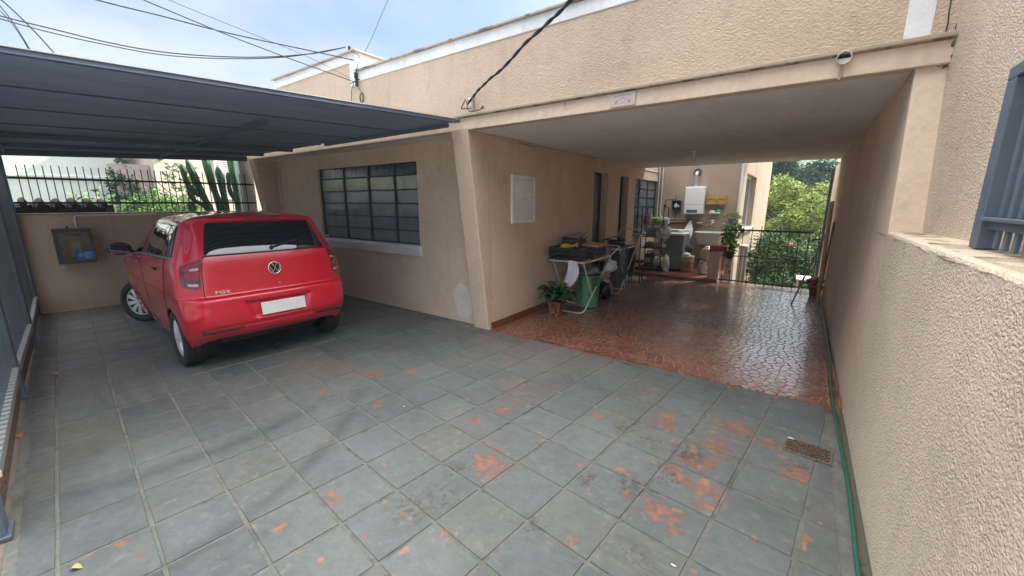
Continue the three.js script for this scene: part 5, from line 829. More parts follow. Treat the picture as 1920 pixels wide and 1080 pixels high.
// ---------- laundry corner ----------
{
  const W = thing('washing_machine', 'grey top-loading washing machine with white lid', 'washing machine', [-2.38, 0.063, -9.9]);
  part('cabinet', [bx(-0.275, 0.275, 0.03, 0.81, -0.3, 0.3, 0.02)], M.greyPlastic, W); part('front_panel', bx(-0.25, 0.25, 0.06, 0.78, 0.3, 0.305, 0.002), M.greyPlastic, W);
  part('lid', [moved(bx(-0.28, 0.28, 0, 0.05, -0.3, 0.31, 0.02), 0, 0.812, 0), moved(bx(-0.28, 0.28, 0, 0.07, -0.3, -0.16, 0.015), 0, 0.85, 0)], M.whitePlastic, W); for (const x of [-0.22, 0.22]) part('foot', moved(cyl(0.02, 0.02, 0.03, 12), x, 0, 0.25), M.black, W);
  cloth('blue_cloth', (u, v) => [-2.52 + u * 0.24 + 0.02 * v, 0.943 + 0.012 * (fbm(u * 4 + 3, v * 4, 99, 99, 3, 3)) , -9.86 - v * 0.2 + 0.02 * u], 14, 10, M.navy, 'folded navy cloth on the washing machine lid', 'cloth');
  solo('detergent_packet', [moved(bx(-0.06, 0.06, 0, 0.018, -0.09, 0.09, 0.006), -2.24, 0.944, -9.92, 0.3)], plain([0.62, 0.66, 0.7], 0.5), 'pale packet beside the navy cloth on the washer', 'packet');
  // water heater
  const H = thing('water_heater', 'white gas water heater with steel flue on the laundry wall', 'water heater', [-2.155, 1.335, ZL]);
  part('case', [bx(-0.215, 0.215, 0, 0.64, 0.005, 0.24, 0.018)], M.whitePlastic, H); part('cover_seam', bx(-0.212, 0.212, 0.222, 0.226, 0.2395, 0.2415), M.greyPlastic, H); part('control_strip', bx(-0.15, 0.09, 0.035, 0.105, 0.239, 0.243, 0.002), plain([0.06, 0.14, 0.26], 0.3), H); for (let i = 0; i < 3; i++) part('knob', moved(cyl(0.014, 0.014, 0.012, 14), -0.1 + i * 0.07, 0.07, 0.243, 0, R(90)), plain([0.1, 0.12, 0.15], 0.4), H);
  part('flue', [bent([[-0.02, 0.635, 0.11], [-0.02, 0.95, 0.11], [-0.02, 0.99, -0.01]], 0.043, 14, 0.05)], M.galv, H); part('flue_collar', moved(new THREE.TorusGeometry(0.075, 0.02, 8, 24), -0.02, 0.985, 0.004), plain([0.1, 0.09, 0.085], 0.9), H);
  // wall fittings
  const N = thing('meter_niche', 'small dark glass-fronted utility box on the laundry wall', 'utility box', [-2.59, 1.43, ZL]);
  part('box', [bx(-0.1, 0.1, 0, 0.02, 0.003, 0.09), bx(-0.1, 0.1, 0.21, 0.23, 0.003, 0.09), bx(-0.1, -0.082, 0.02, 0.21, 0.003, 0.09), bx(0.082, 0.1, 0.02, 0.21, 0.003, 0.09), bx(-0.082, 0.082, 0.02, 0.21, 0.003, 0.01)], M.winFrame, N); part('fitting', [moved(blob(0.05, 7, 0.3, 3, [0.8, 1.3, 0.6]), -0.02, 0.11, 0.045), moved(blob(0.03, 9, 0.3, 3), 0.045, 0.09, 0.05)], M.white, N);
  solo('wall_socket', [bx(-2.9, -2.85, 1.47, 1.56, ZL + 0.003, ZL + 0.03, 0.004)], M.black, 'small black socket left of the utility box', 'socket');
  solo('wall_wires', [bent([[-2.87, 1.56, ZL + 0.01], [-2.87, 1.68, ZL + 0.01], [-2.62, 1.68, ZL + 0.01], [-2.62, 1.8, ZL + 0.012]], 0.005, 6, 0.02), bent([[-2.6, 1.43, ZL + 0.012], [-2.6, 1.2, ZL + 0.012]], 0.006, 6)], M.cable, 'thin dark wires round the utility box on the laundry wall', 'wire');
  solo('water_pipes', [bent([[-2.9, 1.2, ZL + 0.03], [-2.2, 1.19, ZL + 0.03], [-2.16, 1.34, ZL + 0.06]], 0.016, 8, 0.03), bent([[-2.9, 1.13, ZL + 0.03], [-2.28, 1.14, ZL + 0.03], [-2.1, 1.26, ZL + 0.05], [-2.1, 1.34, ZL + 0.06]], 0.014, 8, 0.03), bent([[-2.2, 1.14, ZL + 0.03], [-1.9, 1.05, ZL + 0.03], [-1.72, 1.12, ZL + 0.03]], 0.012, 8, 0.04)], M.stoneSill, 'plastered water pipes under the heater on the laundry wall', 'pipe');
  // yellow cubby shelf
  const yw = plain([0.52, 0.37, 0.09], 0.6, { map: again(woodTex, 3, 1) }); const Y = thing('yellow_shelf', 'little yellow wooden cubby shelf on the laundry wall', 'shelf', [-1.70, 1.575, ZL]);
  part('back', bx(-0.21, 0.21, 0.11, 0.2, 0.003, 0.012), yw, Y); part('frame', [bx(-0.21, 0.21, 0, 0.018, 0.013, 0.13, 0.003), bx(-0.21, -0.195, 0.018, 0.21, 0.013, 0.13, 0.003), bx(0.195, 0.21, 0.018, 0.21, 0.013, 0.13, 0.003), bx(-0.012, 0.012, 0.018, 0.16, 0.013, 0.125, 0.003)], yw, Y); for (let i = 0; i < 4; i++) part('slat', bx(-0.165 + i * 0.1, -0.135 + i * 0.1, 0.018, 0.13, 0.118, 0.128, 0.002), yw, Y); part('top_rail', [bx(-0.195, -0.012, 0.125, 0.145, 0.114, 0.13, 0.003), bx(0.012, 0.195, 0.125, 0.145, 0.114, 0.13, 0.003)], yw, Y);
  const S2 = thing('soap_shelf', 'white soap shelf below the yellow shelf', 'shelf', [-1.70, 1.35, ZL]); part('plate', bx(-0.12, 0.12, 0, 0.018, 0.003, 0.12, 0.005), M.whitePlastic, S2); part('lip', bx(-0.12, 0.12, 0.018, 0.035, 0.112, 0.12, 0.002), M.whitePlastic, S2);
  solo('soap_bar', [moved(blob(0.04, 3, 0.2, 3, [1.5, 0.7, 1]), -1.76, 1.395, ZL + 0.06)], M.white, 'white soap bar on the soap shelf', 'soap'); solo('scrub_sponge', [moved(blob(0.045, 6, 0.2, 3, [1, 0.9, 1]), -1.625, 1.405, ZL + 0.06)], plain([0.08, 0.32, 0.36], 0.8), 'turquoise sponge on the soap shelf', 'sponge');
  // sink
  const K = thing('laundry_sink', 'grey-white laundry sink basin on the back wall', 'sink', [-1.72, 0.64, ZL + 0.28]);
  part('basin', (() => { const o = (y, hx, hz) => { const p = []; for (let i = 0; i < 40; i++) { const a = i / 40 * P2, c = Math.cos(a), s = Math.sin(a); p.push([Math.sign(c) * Math.pow(Math.abs(c), 0.3) * hx, y, Math.sign(s) * Math.pow(Math.abs(s), 0.3) * hz]); } return p; }; const rings = [o(0, 0.23, 0.19), o(0.02, 0.25, 0.21), o(0.25, 0.29, 0.25), o(0.27, 0.31, 0.265), o(0.29, 0.31, 0.265), o(0.29, 0.275, 0.23), o(0.06, 0.23, 0.19), o(0.05, 0.01, 0.01)]; const g = sheet((u, v) => { const r = rings[Math.round(v * 7)]; return r[Math.round(u * 40) % 40]; }, 40, 7); return g; })(), mat({ color: [0.55, 0.55, 0.53], roughness: 0.4, side: THREE.DoubleSide }), K); part('drain_pipe', rod([0, 0, 0], [0, -0.56, 0], 0.025), M.pvc, K);
  const tp = thing('wall_tap', 'chrome tap on the wall over the laundry sink', 'tap', [-1.73, 1.1, ZL]); part('body', [moved(cyl(0.03, 0.03, 0.012, 16), 0, 0.04, 0.004, 0, R(90)), rod([0, 0.04, 0], [0, 0.04, 0.1], 0.016), bent([[0, 0.04, 0.08], [0, 0.04, 0.15], [0, -0.03, 0.15]], 0.012, 8, 0.03)], M.chrome, tp); part('handle', [rod([0, 0.05, 0.06], [0, 0.085, 0.06], 0.012), rod([-0.03, 0.085, 0.06], [0.03, 0.085, 0.06], 0.01)], M.chrome, tp);
  solo('soap_dish', [bx(-2.07, -1.97, 1.11, 1.135, ZL + 0.003, ZL + 0.08, 0.008)], M.white, 'small white dish on the wall right of the hanging towel', 'dish');
  cloth('wall_towel', (u, v) => { const w = lerp(0.03, 0.1, sstep(0, 0.35, v)) * (v > 0.62 ? 0.62 : 1), f = Math.sin(u * 12) * 0.018 * v; return [-2.215 + (u - 0.5) * 2 * w - 0.03 * v - (v > 0.62 ? 0.03 : 0), 1.18 - v * 0.72, ZL + 0.1 + f + 0.3 * Math.min(v, 0.5)]; }, 20, 24, M.cloth, 'white towel hanging between washer and sink', 'towel');
  // floor clutter
  const bk = thing('paint_bucket', 'beige paint bucket with a printed band on the laundry step', 'bucket', [-2.02, 0.064, -9.7]); part('body', [lathe([[0, 0], [0.125, 0], [0.145, 0.32], [0.15, 0.32], [0.15, 0.345], [0.14, 0.345], [0.13, 0.02], [0, 0.02]], 32)], plain([0.42, 0.34, 0.25], 0.55), bk); part('band', [lathe([[0.1345, 0.08], [0.1435, 0.23]], 32)], plain([0.32, 0.19, 0.09], 0.5, { side: THREE.DoubleSide, map: again(mouldTone, 3) }), bk); part('lid', moved(cyl(0.152, 0.15, 0.014, 32), 0, 0.345, 0), plain([0.5, 0.45, 0.4], 0.5), bk);
  solo('white_rags', [moved(blob(0.1, 11, 0.5, 3, [1.1, 0.4, 0.9]), -2.05, 0.45, -9.7)], M.cloth, 'white rags lying on the paint bucket', 'rag'); solo('black_bag', [moved(blob(0.12, 17, 0.5, 3, [1.1, 0.7, 0.8]), -2.08, 0.55, -9.92)], M.darkCloth, 'black bag stuffed behind the paint bucket', 'bag');
  solo('dark_basin', [moved(lathe([[0, 0], [0.15, 0], [0.2, 0.22], [0.19, 0.22], [0.14, 0.02], [0, 0.02]], 28), -1.72, 0.064, -10.3)], M.blackPlastic, 'dark plastic basin in the shade below the sink', 'basin');
  const dr = thing('plastic_drum', 'dirty white plastic drum between bucket and pier', 'drum', [-1.62, 0.064, -9.55]); part('body', [lathe([[0, 0], [0.11, 0], [0.12, 0.02], [0.12, 0.28], [0.1, 0.3], [0, 0.3]], 28)], plain([0.5, 0.48, 0.44], 0.5, { map: again(mouldTone, 2) }), dr); part('cap', moved(cyl(0.05, 0.05, 0.03, 18), 0, 0.3, 0), M.greyPlastic, dr);
  solo('cream_jug', [moved(lathe([[0, 0], [0.1, 0], [0.115, 0.03], [0.115, 0.2], [0.06, 0.24], [0.045, 0.25], [0.045, 0.28], [0, 0.28]], 24), -1.6, 0.395, -9.56)], plain([0.5, 0.42, 0.32], 0.5), 'cream jug standing on the dirty white drum', 'jug');
}
// metal shelf with bags and bottles
{
  const S = thing('metal_shelf', 'black four-tier wire shelf with wooden edges beside the washer', 'shelf', [-2.78, 0.063, -9.55], { world: true });
  const x0 = -3.0, x1 = -2.52, z0 = -9.36, z1 = -9.74, ys = [0.13, 0.57, 0.83, 1.12];
  for (const x of [x0, x1]) part('upright', bent([[x, 0.065, z0], [x, 1.5, z0], [x, 1.5, z1], [x, 0.065, z1]], 0.011, 8, 0.09), M.iron, S);
  for (const y of ys) { const L = []; for (let i = 0; i <= 9; i++) L.push(rod([x0, y, lerp(z0, z1, i / 9)], [x1, y, lerp(z0, z1, i / 9)], 0.003, 5)); L.push(rod([x0, y + 0.05, z0], [x1, y + 0.05, z0], 0.004, 6), rod([x0, y + 0.05, z1], [x1, y + 0.05, z1], 0.004, 6)); const t = part('tier', L, M.iron, S); if (y > 0.2) part('wooden_edge', bx(x1 - 0.012, x1 + 0.014, y - 0.022, y + 0.014, z1, z0, 0.003), M.woodPale, t); }
  part('tray', [bx(x0 - 0.08, x1 + 0.08, 0.064, 0.085, z1 - 0.04, z0 + 0.06, 0.006), bx(x0 - 0.08, x1 + 0.08, 0.085, 0.12, z0 + 0.048, z0 + 0.06)], M.blackPlastic, S);
  const crumple = (r, seed, sq) => { const g = blob(r, seed, 0.55, 4, sq), p = g.attributes.position, v = V(); for (let i = 0; i < p.count; i++) { v.fromBufferAttribute(p, i); const k = 1 + 0.22 * (Math.abs(2 * vn(v.x / r * 2.6 + seed + 20, v.y / r * 2.6 + v.z / r * 1.9 + 40, 999, 999, seed) - 1) - 0.5) + 0.1 * (vn(v.x / r * 7 + 50, v.y / r * 7 + v.z / r * 5 + 60, 999, 999, seed + 3) - 0.5); p.setXYZ(i, v.x * k, v.y * k, v.z * k); } g.computeVertexNormals(); return g; };
  const bag = (label, x, y, z, r, seed, m, sq = [1, 0.9, 1]) => solo('plastic_bag', [moved(crumple(r * 1.2, seed, sq), x, y, z)], m, label, 'plastic bag');
  const silv = plain([0.6, 0.61, 0.62], 0.22, { metalness: 0.55 }), clear = mat({ color: [0.66, 0.68, 0.69], roughness: 0.22, transmission: 0.45, thickness: 0, side: THREE.DoubleSide }), lime = plain([0.33, 0.42, 0.10], 0.45), yelB = plain([0.6, 0.45, 0.05], 0.45);
  const J = thing('blue_jug', 'blue plastic canister on the bottom tier of the wire shelf', 'canister', [-2.79, 0.145, -9.48]); part('body', [bx(-0.11, 0.11, 0, 0.3, -0.07, 0.07, 0.03)], plain([0.035, 0.11, 0.18], 0.35), J); part('label_band', bx(-0.085, 0.03, 0.09, 0.2, 0.068, 0.072, 0.001), plain([0.55, 0.45, 0.4], 0.6), J); part('cap', moved(cyl(0.03, 0.03, 0.035, 16), 0.05, 0.3, 0), M.blackPlastic, J); part('handle', bent([[-0.07, 0.29, 0], [-0.07, 0.35, 0], [0.01, 0.35, 0], [0.01, 0.29, 0]], 0.014, 8, 0.03), plain([0.035, 0.11, 0.18], 0.35), J);
  bag('silver crumpled bag beside the blue canister', -2.62, 0.26, -9.47, 0.105, 2, silv, [0.8, 1.2, 0.8]); bag('yellow printed bag at the right of the bottom tier', -2.5, 0.25, -9.45, 0.075, 5, yelB, [0.7, 1.4, 0.8]); bag('white bag above the blue canister', -2.72, 0.47, -9.52, 0.075, 41, M.plasticBag, [1.1, 0.6, 0.9]);
  bag('pale green and white carrier bag hanging on the shelf corner', -2.4, 0.24, -9.4, 0.105, 8, plain([0.56, 0.64, 0.52], 0.35), [0.55, 1.55, 0.7]);
  bag('silver wrapped bundle on the second tier', -2.62, 0.645, -9.48, 0.085, 12, silv, [1.25, 0.7, 0.9]); bag('clear bag at the end of the second tier', -2.52, 0.64, -9.44, 0.07, 15, clear, [0.9, 0.8, 0.9]); bag('dark grey bag at the left of the second tier', -2.85, 0.64, -9.5, 0.085, 19, M.greyPlastic, [1, 0.7, 0.9]);
  bag('big clear bag drooping from the third tier', -2.5, 0.94, -9.45, 0.125, 23, clear, [0.75, 1.15, 0.9]); bag('grey bag in the middle of the third tier', -2.75, 0.93, -9.5, 0.105, 27, plain([0.22, 0.23, 0.25], 0.35), [1.3, 0.8, 0.9]); solo('cereal_box', [moved(bx(-0.06, 0.06, 0, 0.13, -0.03, 0.03, 0.004), -2.6, 0.846, -9.38, 0.2)], plain([0.62, 0.5, 0.36], 0.7), 'tan and white carton on the third tier', 'carton');
  bag('lime green bag across the top tier', -2.68, 1.21, -9.5, 0.12, 29, lime, [1.4, 0.6, 0.9]); bag('white bag at the right end of the top tier', -2.51, 1.19, -9.46, 0.085, 34, M.plasticBag, [0.9, 0.8, 0.9]);
  const bottle = (label, x, z, h, c, cap) => { const b = thing('bottle', label, 'bottle', [x, 1.128, z]); part('body', [lathe([[0, 0], [0.032, 0], [0.034, 0.01], [0.034, h * 0.62], [0.018, h * 0.8], [0.013, h * 0.84], [0.013, h * 0.9], [0, h * 0.9]], 18)], plain(c, 0.35), b); part('cap', moved(cyl(0.016, 0.014, h * 0.1, 14), 0, h * 0.9, 0), plain(cap, 0.4), b); };
  bottle('white bottle standing tallest on the top tier', -2.82, -9.42, 0.27, [0.72, 0.72, 0.7], [0.7, 0.7, 0.7]); bottle('dull red bottle on the top tier next to the white one', -2.93, -9.43, 0.2, [0.3, 0.07, 0.07], [0.6, 0.55, 0.5]); bottle('pale lilac bottle behind the others on the top tier', -2.88, -9.55, 0.24, [0.5, 0.42, 0.5], [0.6, 0.2, 0.2]); bottle('short cream bottle at the left end of the top tier', -2.98, -9.5, 0.15, [0.55, 0.5, 0.4], [0.1, 0.1, 0.1]);
}
// pier, planters and railing at the edge of the drop
{
  const P = thing('masonry_pier', 'short beige plastered pier at the left end of the back railing', 'pier', [-1.36, 0, -9.15], { world: true }); part('body', bx(-1.465, -1.255, -1.2, 0.61, -9.25, -9.03, 0.008), M.smooth, P); part('cap', bx(-1.475, -1.245, 0.61, 0.632, -9.26, -9.02, 0.005), M.stoneSill, P);
  const T = thing('red_planter', 'red planter box on the pier top', 'planter', [-1.31, 0.634, -9.14]); part('box', [bx(-0.16, 0.16, 0, 0.11, -0.08, 0.08, 0.008)], plain([0.33, 0.05, 0.045], 0.5, { map: again(mouldTone, 2) }), T); part('rim', [bx(-0.17, 0.17, 0.1, 0.122, -0.09, -0.07, 0.003), bx(-0.17, 0.17, 0.1, 0.122, 0.07, 0.09, 0.003), bx(-0.17, -0.15, 0.1, 0.121, -0.07, 0.07, 0.003), bx(0.15, 0.17, 0.1, 0.121, -0.07, 0.07, 0.003)], plain([0.5, 0.3, 0.27], 0.5), T); part('soil', bx(-0.15, 0.15, 0.09, 0.112, -0.07, 0.07), M.soil, T);
  const G = thing('leafy_plant', 'bright green leafy plant in a dark pot at the corner of the railing', 'plant', [-1.16, 0.45, -9.5]); part('pot', [lathe([[0, 0], [0.08, 0], [0.11, 0.16], [0.1, 0.16], [0, 0.14]], 20)], M.blackPlastic, G); part('foliage', foliage(300, (r) => { const a = r() * P2, q = Math.sqrt(r()), y = r(); return [Math.cos(a) * q * 0.19 * (0.6 + y * 0.5), 0.14 + y * 0.55, Math.sin(a) * q * 0.19]; }, 0.085, [[0.12, 0.27, 0.035], [0.2, 0.36, 0.05], [0.07, 0.18, 0.03]], 91, { slim: 0.7 }), M.leaf, G); part('stem', [rod([0, 0.12, 0], [0.02, 0.6, 0], 0.007), rod([0, 0.12, 0], [-0.08, 0.5, 0.03], 0.006)], M.bark, G); part('stand', rod([0, -0.45, 0], [0, 0, 0], 0.06, 12), M.stoneSill, G);
  const G2 = thing('potted_plant', 'grey pot with a small shrubby plant on the corner of the laundry wall', 'plant', [-1.3, 1.1, ZL + 0.14]); part('pot', [lathe([[0, 0], [0.07, 0], [0.1, 0.14], [0.108, 0.14], [0.108, 0.16], [0.09, 0.16], [0, 0.13]], 22)], M.greyPlastic, G2); part('bracket', [bx(-0.1, 0.1, -0.02, 0, -0.139, 0.1, 0.003), bar([0, -0.02, 0.08], [0, -0.15, -0.135], 0.015, 0.015)], M.galv, G2); part('foliage', foliage(260, (r) => { const a = r() * P2, q = Math.sqrt(r()), y = r(); return [Math.cos(a) * q * 0.2, 0.15 + y * 0.2 * (1.2 - q), Math.sin(a) * q * 0.12 + 0.02]; }, 0.04, [[0.12, 0.16, 0.04], [0.2, 0.2, 0.07], [0.08, 0.12, 0.03]], 93), M.leaf, G2);
  const F = thing('iron_railing', 'thin dark iron railing across the back end of the carport', 'railing', [-0.5, 0, -9.08], { world: true });
  for (let i = 0; i < 11; i++) { const x = -1.2 + i * 0.15; part('bar', bx(x - 0.0055, x + 0.0055, -0.02, 1.16 - (i % 2) * 0.02, -9.0855, -9.0745), M.iron, F); }
  part('rail', bx(-1.255, 0.2, 1.06, 1.09, -9.088, -9.072), M.iron, F); part('rail', bx(-1.255, 0.36, 0.55, 0.566, -9.087, -9.073), M.iron, F); part('rail', bx(-1.255, 0.36, 0.045, 0.07, -9.088, -9.072), M.iron, F); part('rail', bx(0.2, 0.44, 0.94, 0.965, -9.088, -9.072), M.iron, F);
  solo('vent_pipe', [lathe([[0.0, -2.1], [0.09, -2.1], [0.09, 0.6], [0.1, 0.6], [0.1, 0.66], [0.085, 0.68], [0, 0.68]], 28).translate(-0.98, 0, -10.3)], M.pvc, 'thick cream pipe with a cap standing behind the back railing', 'pipe');
  solo('corner_upright', [rod([-1.215, -2.1, ZL + 0.05], [-1.215, 3.2, ZL + 0.05], 0.032, 14)], M.pvc, 'white upright rod at the corner of the laundry wall', 'pipe');  // plain pale rod along the wall corner
}
// ---------- garden behind the carport ----------
function tree(name, label, pos, { h, crown, count, leaf, colors, clump, spread, r = 0.12, seed, group, category = 'tree', trunkH, slim = 0.5, n = 7 }) {
  const T = thing(name, label, category, pos, { group });
  part('trunk', limbs(trunkH || h * 0.7, r, n, h * 0.22, seed), M.bark, T);
  const o = finish(new THREE.Mesh(foliage(count, clumps(seed + 1, clump, crown, spread), leaf, colors, seed + 2, { slim }), M.leaf)); o.name = 'crown'; T.add(o); return T;
}
function blossom(r, seed) { const q = rng(seed), L = []; for (let i = 0; i < 7; i++) L.push(moved(blob(r * (0.5 + 0.4 * q()), i + seed, 0.4, 1, [1, 0.6, 1]), (q() - 0.5) * 2.4 * r, (q() - 0.5) * 1.6 * r, (q() - 0.5) * 2.4 * r)); return merge(L); }
const gy = (x, z) => groundHeight(x, z) - 0.05;
{
  const dk = [[0.022, 0.058, 0.022], [0.035, 0.085, 0.03], [0.05, 0.11, 0.04], [0.018, 0.045, 0.02]], md = [[0.06, 0.13, 0.03], [0.10, 0.19, 0.045], [0.04, 0.1, 0.03], [0.14, 0.23, 0.06]], yg = [[0.22, 0.29, 0.05], [0.31, 0.36, 0.07], [0.13, 0.21, 0.04], [0.36, 0.4, 0.1]], bush = [[0.05, 0.11, 0.03], [0.09, 0.17, 0.05], [0.03, 0.075, 0.025], [0.16, 0.22, 0.1]];
  const ell = (cy, a, b, c) => (p) => [p[0] * a, cy + p[1] * b, p[2] * c];
  const conif = (h, R0) => (p) => { const y = (p[1] + 1) / 2, k = Math.pow(1 - y, 0.75) * R0 + 0.35; return [p[0] * k * 1.25, 0.8 + y * (h - 0.8), p[2] * k * 1.25]; };
  tree('conifer_tree', 'tall dark green conifer rising beyond the wing wall', [-1.9, gy(-1.9, -33), -33], { h: 7.7, crown: conif(7.9, 2.3), count: 26000, leaf: 0.26, colors: dk, clump: 260, spread: 0.75, r: 0.25, seed: 101, trunkH: 7, slim: 0.35 });
  tree('conifer_tree', 'dark rounded evergreen sloping down right of the tall conifer', [0.9, gy(1.6, -37), -37], { h: 7, crown: ell(4.3, 2.3, 2.7, 2.2), count: 20000, leaf: 0.34, colors: dk.concat(md.slice(0, 1)), clump: 190, spread: 0.8, r: 0.22, seed: 111, trunkH: 5, slim: 0.4 });
  tree('garden_tree', 'yellow-green feathery tree in the middle of the garden view', [-0.55, gy(-0.5, -22), -22.5], { h: 4.8, crown: ell(3.35, 2.5, 1.5, 2.0), count: 22000, leaf: 0.14, colors: yg, clump: 120, spread: 0.42, r: 0.12, seed: 121, trunkH: 3.2, slim: 0.42, n: 12 });
  tree('garden_tree', 'mid-green tree filling in behind the yellow-green one', [3.2, gy(3, -27), -27], { h: 5, crown: ell(3.2, 2.2, 1.7, 2.0), count: 15000, leaf: 0.22, colors: md, clump: 150, spread: 0.6, r: 0.14, seed: 131, trunkH: 3.4 });
  tree('garden_tree', 'unseen spreading green tree added beyond the right boundary wall to shade the carport', [2.5, gy(2.5, -13.2), -13.2], { h: 8.2, crown: (p) => [-0.75 + p[0] * 1.9, 7.4 + p[1] * 1.5, p[2] * 1.9], count: 11000, leaf: 0.15, colors: md, clump: 110, spread: 0.4, r: 0.14, seed: 141, trunkH: 7, n: 9 });  // added tree, out of view, blocks a sun patch on the carport floor
  const fl = [plain([0.55, 0.09, 0.04], 0.7), plain([0.62, 0.2, 0.14], 0.7)];
  const shrub = (label, x, z, w, h, seed, cols, flowers) => { const T = tree('flowering_shrub', label, [x, gy(x, z), z], { h, crown: ell(h * 0.55, w, h * 0.5, w * 0.8), count: Math.round(4200 * w * h), leaf: 0.09, colors: cols, clump: 110, spread: 0.3, r: 0.04, seed, category: 'shrub', trunkH: h * 0.6 }); const q = rng(seed + 9); for (let i = 0; i < flowers; i++) part('flower', moved(blossom(0.028 + q() * 0.018, i + seed), (q() - 0.5) * 1.6 * w, h * (0.55 + 0.45 * q()), w * (0.5 + 0.35 * q())), fl[i % 2], T); return T; };
  shrub('dark shrub with orange-red blossoms behind the middle of the railing', -0.55, -13.6, 1.15, 2.75, 201, bush, 4);
  shrub('variegated pale green shrub with few blossoms near the right wall end', 0.55, -14.6, 1.0, 2.6, 211, bush.concat([[0.28, 0.34, 0.2]]), 5);
  shrub('low dark shrub close under the railing', -0.05, -12.2, 0.95, 1.75, 221, bush.slice(0, 3), 0);
  shrub('deep green shrub at the foot of the wing wall', -0.75, -16.8, 0.9, 2.4, 231, bush.slice(0, 3), 0);
  const r = rng(77);
  for (let i = 0; i < 6; i++) { const x = -4 + i * 3.2 + r() * 1.2, z = -46 - r() * 14; tree('hillside_tree', ['rounded dark tree far left behind the conifer', 'grey-green tree low behind the garden, second from the left', 'mid-green tree low behind the garden, third from the left', 'dull green tree behind the right conifer', 'dark tree at the right of the far tree row', 'broad green tree ending the far row at the right'][i], [x, -5.5, z], { h: 9, crown: ell(6, 2.9, 2.7, 2.5), count: 7000, leaf: 0.4, colors: i % 2 ? dk : md, clump: 90, spread: 0.9, r: 0.2, seed: 300 + i * 10, trunkH: 6 }); }
  // white garden fence and a tin roof below
  const F = thing('garden_fence', 'white picket fence in the lower garden seen through the railing', 'fence', [0.2, gy(0, -12.9), -11.6], {});
  for (let i = 0; i < 9; i++) part('picket', bx(-0.36 + i * 0.105, -0.33 + i * 0.105, 0, 1.62, -0.012, 0.012, 0.003), M.pvc, F); for (const y of [0.5, 1.5]) part('rail', bx(-0.4, 0.55, y, y + 0.05, 0.013, 0.033, 0.003), M.pvc, F);
  const tbl = thing('garden_table', 'white plastic table top glimpsed in the lower garden', 'table', [0.28, gy(0, -12.4), -11.25]); part('top', bx(-0.22, 0.28, 1.98, 2.02, -0.3, 0.3, 0.01), M.white, tbl); for (const [x, z] of [[-0.18, -0.25], [0.24, -0.25], [-0.18, 0.25], [0.24, 0.25]]) part('leg', bx(x - 0.02, x + 0.02, 0, 1.98, z - 0.02, z + 0.02), M.white, tbl);
  const sh = thing('garden_shed', 'small shed with a sloping grey roof beside the right wall end', 'shed', [1.25, gy(0.8, -17), -17]); part('wall', bx(-0.6, 0.7, 0, 2.35, -1, 1), M.stoneSill, sh); { const g = bx(-0.85, 0.95, 0, 0.06, -1.2, 1.2, 0.01); g.rotateZ(0.55); part('roof', moved(g, 0, 2.75, 0), plain([0.42, 0.42, 0.40], 0.7, { map: again(mouldTone, 1) }), sh); }
}
// wooded hills far off
{
  const ridge = (x) => 34 + 5 * Math.sin(x * 0.021 + 1.0) + 4 * Math.sin(x * 0.05 + 2.2) + 3 * fbm(x * 0.05 + 50, 3, 999, 999, 3, 4);
  const g = sheet((u, v) => { const x = lerp(-420, 420, u), t = v, z = lerp(-130, -330, t), y = -9 + (ridge(x) + 9) * Math.pow(t, 0.85) + 4.5 * (fbm(x * 0.16 + 200, z * 0.16 + 300, 9999, 9999, 4, 5) - 0.5) * sstep(0, 0.2, t); return [x, y, z]; }, 420, 110);
  const p = g.attributes.position, col = []; for (let i = 0; i < p.count; i++) { const n = fbm(p.getX(i) * 0.12 + 90, p.getZ(i) * 0.12 + 400, 9999, 9999, 4, 6), rock = sstep(0.62, 0.7, fbm(p.getX(i) * 0.03 + 20, p.getZ(i) * 0.02 + 90, 9999, 9999, 3, 8)) * sstep(-260, -300, p.getZ(i)); const c = [lerp(0.03, 0.09, n), lerp(0.065, 0.13, n), lerp(0.03, 0.05, n)]; col.push(lerp(c[0], 0.3, rock), lerp(c[1], 0.29, rock), lerp(c[2], 0.27, rock)); }
  g.setAttribute('color', new THREE.Float32BufferAttribute(col, 3)); const o = finish(new THREE.Mesh(g, mat({ color: [1, 1, 1], vertexColors: true, roughness: 1, side: THREE.DoubleSide }))); o.name = 'hills'; o.userData = { kind: 'structure' }; scene.add(o);
}
